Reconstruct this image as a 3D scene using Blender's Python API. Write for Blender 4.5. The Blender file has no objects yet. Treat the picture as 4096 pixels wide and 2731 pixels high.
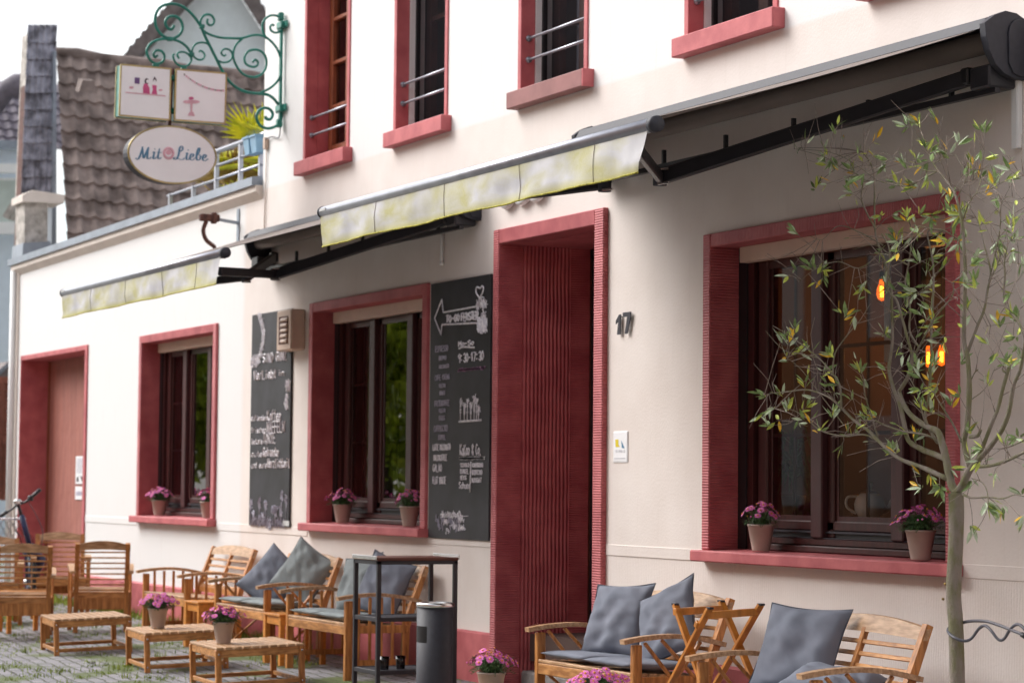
import bpy, bmesh, math, random
from mathutils import Vector, Matrix, noise
random.seed(7)
R_ = math.radians
S = bpy.context.scene
COL = S.collection
# ------------------------------------------------------------------ camera
CF, CW, CH = 9707.0, 2048.0, 1365.5          # focal length / centre in photo pixels (4096 x 2731)
YAW, PIT, ROL = R_(25.726), R_(3.399), R_(0.5611)
CAM = Vector((0.0, -7.8, 1.5))
FWD = Vector((-math.cos(YAW)*math.cos(PIT), math.sin(YAW)*math.cos(PIT), math.sin(PIT)))
_r = FWD.cross(Vector((0, 0, 1))).normalized(); _u = _r.cross(FWD)
RGT = _r*math.cos(ROL)+_u*math.sin(ROL); UPV = -_r*math.sin(ROL)+_u*math.cos(ROL)
cd = bpy.data.cameras.new('camera'); cam = bpy.data.objects.new('camera', cd); COL.objects.link(cam)
cam.matrix_world = Matrix(((RGT.x, UPV.x, -FWD.x, CAM.x), (RGT.y, UPV.y, -FWD.y, CAM.y), (RGT.z, UPV.z, -FWD.z, CAM.z), (0, 0, 0, 1)))
cd.sensor_width = 36; cd.lens = CF/4096*36; cd.clip_end = 1500; cd.clip_start = 0.1
cd.dof.use_dof = True; cd.dof.focus_distance = 12.9; cd.dof.aperture_fstop = 3.9
S.camera = cam
# ------------------------------------------------------------------ light
SUN_EL, SUN_AZ = 52, 215      # overcast: broad soft key from the street side, a little from the left
w = bpy.data.worlds.new('World'); S.world = w; w.use_nodes = True
nt = w.node_tree; nt.nodes.clear()
sky = nt.nodes.new('ShaderNodeTexSky'); sky.sky_type = 'NISHITA'; sky.sun_disc = False
sky.sun_elevation = R_(SUN_EL); sky.sun_rotation = R_(SUN_AZ); sky.air_density = 1.0; sky.dust_density = 4.0; sky.ozone_density = 1.0
hs = nt.nodes.new('ShaderNodeHueSaturation'); hs.inputs['Saturation'].default_value = 0.2
bg = nt.nodes.new('ShaderNodeBackground'); bg.inputs['Strength'].default_value = 0.15
wo = nt.nodes.new('ShaderNodeOutputWorld')
nt.links.new(sky.outputs[0], hs.inputs['Color']); nt.links.new(hs.outputs[0], bg.inputs['Color']); nt.links.new(bg.outputs[0], wo.inputs[0])
sl = bpy.data.lights.new('sun', 'SUN'); sl.energy = 1.0; sl.angle = R_(38); sl.color = (1, .965, .92)
so = bpy.data.objects.new('sun', sl); COL.objects.link(so)
sd = Vector((-.85, -.72, 1.0)).normalized()       # towards the sun
so.rotation_euler = sd.to_track_quat('Z', 'Y').to_euler()
sky.sun_elevation = math.asin(sd.z); sky.sun_rotation = math.atan2(sd.x, sd.y)
S.view_settings.view_transform = 'Standard'; S.view_settings.look = 'None'; S.view_settings.exposure = 0.92; S.view_settings.gamma = 1
S.cycles.max_bounces = 8; S.cycles.transparent_max_bounces = 12

def ray(px, py): return FWD+RGT*((px-CW)/CF)-UPV*((py-CH)/CF)
def at(px, py, ax, val):
    d = ray(px, py); t = (val-CAM[ax])/d[ax]; return CAM+d*t
def atp(px, py, p0, n):
    d = ray(px, py); n = Vector(n); t = (Vector(p0)-CAM).dot(n)/d.dot(n); return CAM+d*t
def G(x, y=0): return -0.005*(max(min(x, -4), -36)+12)+.04*max(-4, min(0, y))
# ------------------------------------------------------------------ materials
def mat(name, base, rough=.6, var=.12, vs=6, bump=0, bs=60, metal=0, spec=.5, base2=None, stretch=None, wave=None, emit=None, objvar=0, fac=(.35, .65)):
    m = bpy.data.materials.new(name); m.use_nodes = True; t = m.node_tree; N = t.nodes; L = t.links
    b = N['Principled BSDF']; b.inputs['Roughness'].default_value = rough; b.inputs['Metallic'].default_value = metal
    b.inputs['Specular IOR Level'].default_value = spec
    tc = N.new('ShaderNodeTexCoord'); mp = N.new('ShaderNodeMapping'); L.new(tc.outputs['Object'], mp.inputs[0])
    if stretch: mp.inputs['Scale'].default_value = stretch
    n1 = N.new('ShaderNodeTexNoise'); n1.inputs['Scale'].default_value = vs; n1.inputs['Detail'].default_value = 6; L.new(mp.outputs[0], n1.inputs['Vector'])
    cr = N.new('ShaderNodeMapRange'); cr.inputs[1].default_value = fac[0]; cr.inputs[2].default_value = fac[1]; L.new(n1.outputs[0], cr.inputs[0])
    mx = N.new('ShaderNodeMix'); mx.data_type = 'RGBA'
    a = [c*(1-var) for c in base]; c2 = base2 if base2 else [min(1, c*(1+var)) for c in base]
    mx.inputs[6].default_value = (*a, 1); mx.inputs[7].default_value = (*c2, 1); L.new(cr.outputs[0], mx.inputs[0])
    src = mx.outputs[2]
    if objvar:
        oi = N.new('ShaderNodeObjectInfo'); mr = N.new('ShaderNodeMapRange'); mr.inputs[3].default_value = 1-objvar; mr.inputs[4].default_value = 1+objvar
        L.new(oi.outputs['Random'], mr.inputs[0]); hv = N.new('ShaderNodeHueSaturation'); L.new(mr.outputs[0], hv.inputs['Value']); L.new(src, hv.inputs['Color']); src = hv.outputs[0]
    L.new(src, b.inputs['Base Color'])
    last = None
    if wave:      # (axis, period, height): combed ridges
        sp = N.new('ShaderNodeSeparateXYZ'); L.new(tc.outputs['Object'], sp.inputs[0])
        nz = N.new('ShaderNodeTexNoise'); nz.inputs['Scale'].default_value = 5; L.new(tc.outputs['Object'], nz.inputs['Vector'])
        m0 = N.new('ShaderNodeMath'); m0.operation = 'MULTIPLY_ADD'; L.new(nz.outputs[0], m0.inputs[0]); m0.inputs[1].default_value = wave[1]*.5; L.new(sp.outputs[wave[0]], m0.inputs[2])
        m1 = N.new('ShaderNodeMath'); m1.operation = 'MULTIPLY'; L.new(m0.outputs[0], m1.inputs[0]); m1.inputs[1].default_value = 2*math.pi/wave[1]
        m2 = N.new('ShaderNodeMath'); m2.operation = 'SINE'; L.new(m1.outputs[0], m2.inputs[0])
        bp = N.new('ShaderNodeBump'); bp.inputs['Distance'].default_value = wave[2]; bp.inputs['Strength'].default_value = 1
        L.new(m2.outputs[0], bp.inputs['Height']); last = bp
    if bump:
        n2 = N.new('ShaderNodeTexNoise'); n2.inputs['Scale'].default_value = bs; n2.inputs['Detail'].default_value = 5; L.new(mp.outputs[0], n2.inputs['Vector'])
        b2 = N.new('ShaderNodeBump'); b2.inputs['Distance'].default_value = bump; b2.inputs['Strength'].default_value = .8; L.new(n2.outputs[0], b2.inputs['Height'])
        if last: L.new(last.outputs[0], b2.inputs['Normal'])
        last = b2
    if last: L.new(last.outputs[0], b.inputs['Normal'])
    if emit:
        b.inputs['Emission Color'].default_value = (*emit[0], 1); b.inputs['Emission Strength'].default_value = emit[1]
    return m
def glassmat(name, ior, tint, rough=.01):
    m = bpy.data.materials.new(name); m.use_nodes = True; t = m.node_tree; N = t.nodes; L = t.links; N.clear()
    o = N.new('ShaderNodeOutputMaterial'); mx = N.new('ShaderNodeMixShader'); tr = N.new('ShaderNodeBsdfTransparent'); gl = N.new('ShaderNodeBsdfGlossy'); fr = N.new('ShaderNodeFresnel')
    fr.inputs[0].default_value = ior; tr.inputs[0].default_value = (*tint, 1); gl.inputs['Roughness'].default_value = rough
    L.new(fr.outputs[0], mx.inputs[0]); L.new(tr.outputs[0], mx.inputs[1]); L.new(gl.outputs[0], mx.inputs[2]); L.new(mx.outputs[0], o.inputs[0])
    return m
def plastermat():
    m = mat('plaster', (.77, .692, .65), .85, .05, 2.2, .0018, 55, fac=(.3, .7), base2=(.805, .74, .705))
    t = m.node_tree; N = t.nodes; L = t.links; b = N['Principled BSDF']
    src = b.inputs['Base Color'].links[0].from_socket
    ge = N.new('ShaderNodeNewGeometry'); sp = N.new('ShaderNodeSeparateXYZ'); L.new(ge.outputs['Position'], sp.inputs[0])
    nz = N.new('ShaderNodeTexNoise'); nz.inputs['Scale'].default_value = 1.5; L.new(ge.outputs['Position'], nz.inputs['Vector'])
    ad = N.new('ShaderNodeMath'); ad.operation = 'MULTIPLY_ADD'; L.new(nz.outputs[0], ad.inputs[0]); ad.inputs[1].default_value = .02; L.new(sp.outputs[2], ad.inputs[2])
    # freshly painted, whiter upper band, and the whiter annex wall
    r = N.new('ShaderNodeMapRange'); L.new(ad.outputs[0], r.inputs[0]); r.inputs[1].default_value = 4.275; r.inputs[2].default_value = 4.30
    r2 = N.new('ShaderNodeMapRange'); L.new(sp.outputs[0], r2.inputs[0]); r2.inputs[1].default_value = -22.1; r2.inputs[2].default_value = -22.2
    mxx = N.new('ShaderNodeMath'); mxx.operation = 'MAXIMUM'; L.new(r.outputs[0], mxx.inputs[0]); L.new(r2.outputs[0], mxx.inputs[1])
    mx = N.new('ShaderNodeMix'); mx.data_type = 'RGBA'; L.new(mxx.outputs[0], mx.inputs[0]); L.new(src, mx.inputs[6]); mx.inputs[7].default_value = (.78, .772, .77, 1)
    # thin rain streaks / dirt specks
    mp = N.new('ShaderNodeMapping'); L.new(ge.outputs['Position'], mp.inputs[0]); mp.inputs['Scale'].default_value = (7, 7, .5)
    st = N.new('ShaderNodeTexNoise'); st.inputs['Scale'].default_value = 4; st.inputs['Detail'].default_value = 7; L.new(mp.outputs[0], st.inputs['Vector'])
    sr = N.new('ShaderNodeMapRange'); L.new(st.outputs[0], sr.inputs[0]); sr.inputs[1].default_value = .56; sr.inputs[2].default_value = .8; sr.inputs[4].default_value = .12
    sp2 = N.new('ShaderNodeTexNoise'); sp2.inputs['Scale'].default_value = 26; sp2.inputs['Detail'].default_value = 3; L.new(ge.outputs['Position'], sp2.inputs['Vector'])
    s3 = N.new('ShaderNodeMapRange'); L.new(sp2.outputs[0], s3.inputs[0]); s3.inputs[1].default_value = .74; s3.inputs[2].default_value = .80; s3.inputs[4].default_value = .35
    sm = N.new('ShaderNodeMath'); sm.operation = 'MAXIMUM'; L.new(sr.outputs[0], sm.inputs[0]); L.new(s3.outputs[0], sm.inputs[1])
    m2 = N.new('ShaderNodeMix'); m2.data_type = 'RGBA'; L.new(sm.outputs[0], m2.inputs[0]); L.new(mx.outputs[2], m2.inputs[6]); m2.inputs[7].default_value = (.50, .42, .36, 1)
    L.new(m2.outputs[2], b.inputs['Base Color'])
    # combed plaster below the dado line
    m1 = N.new('ShaderNodeMath'); m1.operation = 'MULTIPLY'; L.new(sp.outputs[0], m1.inputs[0]); m1.inputs[1].default_value = 2*math.pi/.022
    nn = N.new('ShaderNodeTexNoise'); nn.inputs['Scale'].default_value = 8; L.new(ge.outputs['Position'], nn.inputs['Vector'])
    m1b = N.new('ShaderNodeMath'); m1b.operation = 'MULTIPLY_ADD'; L.new(nn.outputs[0], m1b.inputs[0]); m1b.inputs[1].default_value = 9; L.new(m1.outputs[0], m1b.inputs[2])
    sn = N.new('ShaderNodeMath'); sn.operation = 'SINE'; L.new(m1b.outputs[0], sn.inputs[0])
    lo = N.new('ShaderNodeMath'); lo.operation = 'LESS_THAN'; L.new(sp.outputs[2], lo.inputs[0]); lo.inputs[1].default_value = 1.03
    mu = N.new('ShaderNodeMath'); mu.operation = 'MULTIPLY'; L.new(sn.outputs[0], mu.inputs[0]); L.new(lo.outputs[0], mu.inputs[1])
    bp = N.new('ShaderNodeBump'); bp.inputs['Distance'].default_value = .0006; L.new(mu.outputs[0], bp.inputs['Height'])
    ob = b.inputs['Normal'].links[0].from_node; L.new(bp.outputs[0], ob.inputs['Normal'])
    return m
M = {}
M['plaster'] = plastermat()
RED = (.49, .105, .12); RED2 = (.57, .15, .16)
M['red'] = mat('red_paint', RED, .62, .12, 5, .0015, 50, base2=RED2)
M['red_z'] = mat('red_paint_combed_level', RED, .62, .12, 5, .001, 60, base2=RED2, wave=(2, .0175, .0018))
M['red_x'] = mat('red_paint_combed_upright', RED, .62, .12, 5, .001, 60, base2=RED2, wave=(0, .0175, .003))
M['red_y'] = mat('red_paint_combed_reveal', RED, .62, .12, 5, .001, 60, base2=RED2, wave=(1, .032, .0035))
M['red_faded'] = mat('faded_red_paint', (.29, .125, .12), .7, .12, 5, .0015, 50)
M['red_plank'] = mat('planked_door', (.36, .13, .10), .6, .18, 3, .0, 60, stretch=(12, 12, .6), wave=(1, .085, .006))
M['winwood'] = mat('dark_red_window_wood', (.048, .011, .011), .38, .25, 3, .0008, 40, stretch=(8, 8, 1))
M['winpurple'] = mat('weathered_window_wood', (.055, .016, .018), .45, .2, 3, .0008, 60, stretch=(8, 8, 1))
M['brownsash'] = mat('orange_brown_sash_wood', (.27, .075, .03), .45, .25, 4, .0006, 60, stretch=(8, 8, 1))
M['darksash'] = mat('dark_brown_sash_wood', (.11, .035, .022), .45, .25, 4, .0006, 60)
M['roller'] = mat('roller_box_beige', (.62, .47, .38), .6, .04)
M['black'] = mat('black_gap', (.012, .012, .014), .5, .1)  # near-black: paints shade in gaps, bin slot and hallway; also black parts
M['glass'] = glassmat('window_glass', 1.6, (.85, .85, .84))
M['glassdull'] = glassmat('inner_casement_glass', 1.45, (.85, .8, .8))
M['glassmirror'] = glassmat('reflecting_casement_glass', 5.0, (.5, .5, .5))
M['darkglass'] = glassmat('upper_window_glass', 1.5, (.4, .4, .42))
def screenmat():
    m = bpy.data.materials.new('insect_screen'); m.use_nodes = True; t = m.node_tree; N = t.nodes; L = t.links; N.clear()
    o = N.new('ShaderNodeOutputMaterial'); mx = N.new('ShaderNodeMixShader'); tr = N.new('ShaderNodeBsdfTransparent'); gl = N.new('ShaderNodeBsdfDiffuse'); mx.inputs[0].default_value = .5
    gl.inputs[0].default_value = (.022, .022, .026, 1); L.new(tr.outputs[0], mx.inputs[1]); L.new(gl.outputs[0], mx.inputs[2]); L.new(mx.outputs[0], o.inputs[0]); return m
M['screen'] = screenmat()
M['wood'] = mat('oiled_acacia', (.46, .185, .048), .42, .28, 3.2, .0006, 40, base2=(.66, .32, .11), stretch=(3, 9, 14), objvar=.14)
M['woodv'] = mat('oiled_acacia_upright', (.42, .155, .035), .42, .25, 3.2, .0006, 40, base2=(.60, .26, .075), stretch=(14, 14, 2), objvar=.12)
M['woodpale'] = mat('acacia_top_sheen', (.47, .255, .12), .38, .25, 5, .0006, 40, base2=(.60, .38, .22), stretch=(2, 10, 10), objvar=.1)  # sky sheen on top faces put into a paler wood colour
M['woodorange'] = mat('bright_orange_wood', (.62, .25, .05), .4, .15, 3, .0004, 40, stretch=(3, 9, 14))
M['standwood'] = mat('honey_stand_wood', (.52, .20, .035), .35, .22, 4, .0004, 60, stretch=(5, 5, 1.2))
M['cushion'] = mat('slate_blue_cotton', (.165, .185, .235), .9, .10, 5, .0005, 700, base2=(.19, .205, .255))
M['cushiong'] = mat('faded_grey_green_cotton', (.235, .265, .275), .9, .10, 5, .0005, 700)
M['seam'] = mat('dark_piping', (.09, .10, .13), .9, .1)
M['anthra'] = mat('anthracite_powder_coat', (.026, .027, .038), .6, .12, 30, .0002, 300)
M['anthrad'] = mat('dark_arm_aluminium', (.022, .022, .028), .4, .15, 10)
M['alu'] = mat('brushed_grey_aluminium', (.36, .37, .42), .35, .1, 8, metal=.7)
M['steel'] = mat('polished_steel', (.7, .7, .7), .22, .05, 8, metal=1)
M['zinc'] = mat('zinc_flashing', (.27, .31, .37), .45, .12, 4, .001, 12, metal=.3)
M['white'] = mat('white_plastic', (.78, .78, .78), .45, .03)
M['cream'] = mat('cream_moulding', (.74, .66, .60), .8, .06, 3, .0015, 40)
M['board'] = mat('chalkboard_slate', (.012, .012, .016), .6, .35, 3, 0, base2=(.028, .028, .036))
M['chalk'] = mat('chalk', (.82, .78, .88), .95, .25, 40)
M['chalkd'] = mat('faint_chalk', (.42, .40, .48), .95, .25, 30)
M['chalkpink'] = mat('pink_chalk', (.45, .25, .40), .95, .2, 30)
M['green'] = mat('green_wrought_iron', (.012, .19, .145), .4, .2, 12)
M['signface'] = mat('opal_sign_acrylic', (.93, .94, .97), .3, .02)
M['gold'] = mat('brass_sign_rim', (.45, .36, .16), .35, .15, metal=.5)
M['pot'] = mat('taupe_glazed_pot', (.43, .335, .285), .38, .06, 8, spec=.5)
M['soil'] = mat('potting_soil', (.03, .02, .015), .95, .3, 60)
M['petal'] = mat('magenta_daisy_petals', (.80, .11, .50), .6, .2, 70, base2=(.88, .30, .68), spec=.3)
M['petalc'] = mat('daisy_centres', (.75, .30, .03), .7, .2, 80)
M['leafd'] = mat('dark_daisy_foliage', (.035, .085, .022), .6, .3, 60, base2=(.07, .16, .045))
M['ol1'] = mat('olive_leaf_green', (.16, .26, .07), .42, .25, 30, base2=(.27, .39, .14))
M['ol2'] = mat('olive_leaf_silver', (.46, .55, .38), .5, .2, 30)
M['ol3'] = mat('olive_leaf_young', (.50, .58, .10), .5, .25, 30)
M['ol4'] = mat('olive_leaf_yellow', (.85, .52, .03), .5, .2, 30)
M['bark'] = mat('olive_bark', (.36, .31, .26), .9, .35, 9, .008, 45, base2=(.17, .165, .085), stretch=(2, 2, 1), fac=(.42, .62))
M['twig'] = mat('grey_brown_twig', (.26, .21, .18), .9, .3, 30, .001, 100)
M['bg1'] = mat('brown_roof_tile', (.16, .115, .10), .8, .3, 3.2, .003, 30, base2=(.31, .24, .215))
M['bg2'] = mat('slate_grey_tile', (.17, .165, .20), .42, .3, 6, .003, 30, base2=(.42, .42, .50))
M['bg3'] = mat('purple_grey_tile', (.14, .12, .15), .7, .25, 6, .003, 30)
M['pier'] = mat('weathered_render', (.44, .40, .36), .9, .3, 9, .004, 30, base2=(.60, .56, .52))
M['blueh'] = mat('pale_blue_render', (.62, .70, .78), .85, .03)
M['blind'] = mat('pale_roller_blind', (.55, .62, .58), .6, .04, wave=(2, .05, .006))
M['gable'] = mat('pale_gable_render', (.72, .78, .80), .85, .03)
M['verge'] = mat('weathered_verge', (.17, .14, .135), .8, .2)
M['rust'] = mat('rusty_iron', (.11, .045, .035), .8, .4, 30)
M['palm'] = mat('yellow_green_palm', (.55, .60, .02), .5, .3, 8, base2=(.80, .74, .03))
M['palmd'] = mat('dry_palm', (.30, .20, .05), .7, .3, 8)
M['planter'] = mat('light_blue_planter', (.22, .38, .52), .5, .08)
M['shutter'] = mat('red_brown_shutter', (.26, .085, .055), .5, .15)
M['tyre'] = mat('tyre_rubber', (.02, .02, .022), .8, .1)
M['navy'] = mat('navy_bicycle_paint', (.02, .03, .10), .35, .1)
M['stone'] = mat('grey_step_stone', (.27, .25, .24), .85, .25, 12, .004, 40)
M['brownblind'] = mat('brown_inner_curtain', (.15, .085, .075), .9, .2, 3, wave=(0, .11, .02))
M['curtain'] = mat('net_curtain', (.42, .42, .50), .9, .1, 20, wave=(0, .09, .02))
M['room'] = mat('terracotta_room_wall', (.17, .085, .06), .8, .15, 2)
M['roomd'] = mat('dark_room', (.10, .06, .05), .9, .2, 1)
M['porcelain'] = mat('white_porcelain', (.75, .73, .70), .15, .02)
M['cable'] = mat('grey_cable_sheath', (.09, .09, .11), .45, .1)
M['tag'] = mat('white_warning_label', (.55, .56, .56), .5, .03)
M['ink'] = mat('label_ink', (.03, .03, .035), .6, 0)
M['yellow'] = mat('yellow_ink', (.75, .62, .03), .6, .05)
M['bluep'] = mat('blue_print', (.10, .25, .40), .6, .05)
M['pinkp'] = mat('pink_print', (.62, .10, .26), .6, .1)
M['pinkl'] = mat('light_pink_print', (.72, .42, .50), .6, .1)
M['purplep'] = mat('purple_print', (.16, .09, .25), .6, .1)
M['hair'] = mat('dark_print', (.06, .03, .05), .6, .1)
M['foliage'] = mat('street_tree_foliage', (.26, .38, .02), .6, .35, 2, base2=(.50, .58, .05))
M['trunk'] = mat('street_tree_bark', (.09, .07, .05), .9, .3, 6)
M['opp'] = mat('opposite_house_render', (.60, .31, .17), .85, .08)
M['grass'] = mat('joint_grass', (.16, .26, .02), .7, .35, 6, base2=(.38, .48, .06))
M['bulb'] = mat('glowing_filament', (1, .5, .1), .5, 0, emit=((1, .33, .04), 16))
def bulbmat():
    m = bpy.data.materials.new('amber_bulb_glass'); m.use_nodes = True; t = m.node_tree; N = t.nodes; L = t.links; N.clear()
    o = N.new('ShaderNodeOutputMaterial'); mx = N.new('ShaderNodeMixShader'); tr = N.new('ShaderNodeBsdfTransparent'); em = N.new('ShaderNodeEmission'); mx.inputs[0].default_value = .4
    tr.inputs[0].default_value = (1, .55, .2, 1); em.inputs[0].default_value = (1, .17, .012, 1); em.inputs[1].default_value = 1.6
    L.new(tr.outputs[0], mx.inputs[1]); L.new(em.outputs[0], mx.inputs[2]); L.new(mx.outputs[0], o.inputs[0]); return m
M['bulbglass'] = bulbmat()
M['litter'] = mat('dry_leaf', (.42, .26, .10), .8, .3, 20)
M['valance'] = None
def valmat():
    m = mat('stained_awning_canvas', (.50, .50, .53), .85, .06, 5, .0006, 500, base2=(.60, .60, .62)); t = m.node_tree; N = t.nodes; L = t.links; b = N['Principled BSDF']
    src = b.inputs['Base Color'].links[0].from_socket
    tc = N.new('ShaderNodeTexCoord'); mp = N.new('ShaderNodeMapping'); mp.inputs['Scale'].default_value = (1.1, 1.1, 2.6); mp.inputs['Rotation'].default_value = (0, R_(24), 0); L.new(tc.outputs['Object'], mp.inputs[0])
    n = N.new('ShaderNodeTexNoise'); n.inputs['Scale'].default_value = 2.4; n.inputs['Detail'].default_value = 7; n.inputs['Distortion'].default_value = .5; L.new(mp.outputs[0], n.inputs['Vector'])
    r = N.new('ShaderNodeMapRange'); r.inputs[1].default_value = .40; r.inputs[2].default_value = .68; r.inputs[4].default_value = .9; L.new(n.outputs[0], r.inputs[0])
    sp = N.new('ShaderNodeSeparateXYZ'); L.new(tc.outputs['Object'], sp.inputs[0])
    e = N.new('ShaderNodeMapRange'); L.new(sp.outputs[2], e.inputs[0]); e.inputs[1].default_value = -.165; e.inputs[2].default_value = -.215; e.inputs[3].default_value = 0; e.inputs[4].default_value = .95
    e2 = N.new('ShaderNodeMapRange'); L.new(sp.outputs[2], e2.inputs[0]); e2.inputs[1].default_value = -.05; e2.inputs[2].default_value = -.0; e2.inputs[4].default_value = .45
    mxa = N.new('ShaderNodeMath'); mxa.operation = 'MAXIMUM'; L.new(e.outputs[0], mxa.inputs[0]); L.new(e2.outputs[0], mxa.inputs[1])
    mxb = N.new('ShaderNodeMath'); mxb.operation = 'MAXIMUM'; L.new(mxa.outputs[0], mxb.inputs[0]); L.new(r.outputs[0], mxb.inputs[1])
    n3 = N.new('ShaderNodeTexNoise'); n3.inputs['Scale'].default_value = 90; L.new(tc.outputs['Object'], n3.inputs['Vector'])
    mm = N.new('ShaderNodeMix'); mm.data_type = 'RGBA'; L.new(n3.outputs[0], mm.inputs[0]); mm.inputs[6].default_value = (.40, .38, .15, 1); mm.inputs[7].default_value = (.52, .50, .24, 1)
    mx = N.new('ShaderNodeMix'); mx.data_type = 'RGBA'; L.new(mxb.outputs[0], mx.inputs[0]); L.new(src, mx.inputs[6]); L.new(mm.outputs[2], mx.inputs[7]); L.new(mx.outputs[2], b.inputs['Base Color'])
    return m
M['valance'] = valmat()
M['canvas'] = mat('grey_awning_canvas', (.20, .165, .15), .9, .08, 3, .0005, 400)  # pale cloth, its underside shade put into the base colour
M['canvasend'] = mat('lichen_hem', (.36, .33, .05), .9, .4, 60)
def groundmat():
    m = mat('cobbled_paving', (.17, .165, .18), .75, .2, 30, .003, 60); t = m.node_tree; N = t.nodes; L = t.links; b = N['Principled BSDF']
    tc = N.new('ShaderNodeTexCoord'); mp = N.new('ShaderNodeMapping'); mp.inputs['Rotation'].default_value = (0, 0, .08); L.new(tc.outputs['Object'], mp.inputs[0])
    br = N.new('ShaderNodeTexBrick'); br.inputs['Scale'].default_value = 1; br.inputs['Brick Width'].default_value = .12; br.inputs['Row Height'].default_value = .105; br.inputs['Mortar Size'].default_value = .009; br.inputs['Mortar Smooth'].default_value = .6
    br.inputs['Color1'].default_value = (.20, .195, .215, 1); br.inputs['Color2'].default_value = (.30, .29, .31, 1); br.inputs['Mortar'].default_value = (.075, .08, .04, 1)
    nz = N.new('ShaderNodeTexNoise'); nz.inputs['Scale'].default_value = 5; L.new(mp.outputs[0], nz.inputs['Vector'])
    ad = N.new('ShaderNodeMix'); ad.data_type = 'RGBA'; ad.blend_type = 'ADD'; ad.inputs[0].default_value = .07; L.new(mp.outputs[0], ad.inputs[6]); L.new(nz.outputs['Color'], ad.inputs[7]); L.new(ad.outputs[2], br.inputs['Vector'])
    n2 = N.new('ShaderNodeTexNoise'); n2.inputs['Scale'].default_value = 1.6; n2.inputs['Detail'].default_value = 8; L.new(mp.outputs[0], n2.inputs['Vector'])
    r = N.new('ShaderNodeMapRange'); r.inputs[1].default_value = .52; r.inputs[2].default_value = .62; L.new(n2.outputs[0], r.inputs[0])
    mx = N.new('ShaderNodeMix'); mx.data_type = 'RGBA'; L.new(r.outputs[0], mx.inputs[0]); L.new(br.outputs['Color'], mx.inputs[6]); mx.inputs[7].default_value = (.10, .13, .035, 1)
    L.new(mx.outputs[2], b.inputs['Base Color'])
    bp = N.new('ShaderNodeBump'); bp.invert = True; bp.inputs['Distance'].default_value = .02; L.new(br.outputs['Fac'], bp.inputs['Height'])
    ob = b.inputs['Normal'].links[0].from_node; L.new(bp.outputs[0], ob.inputs['Normal'])
    return m
M['ground'] = groundmat()
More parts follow.
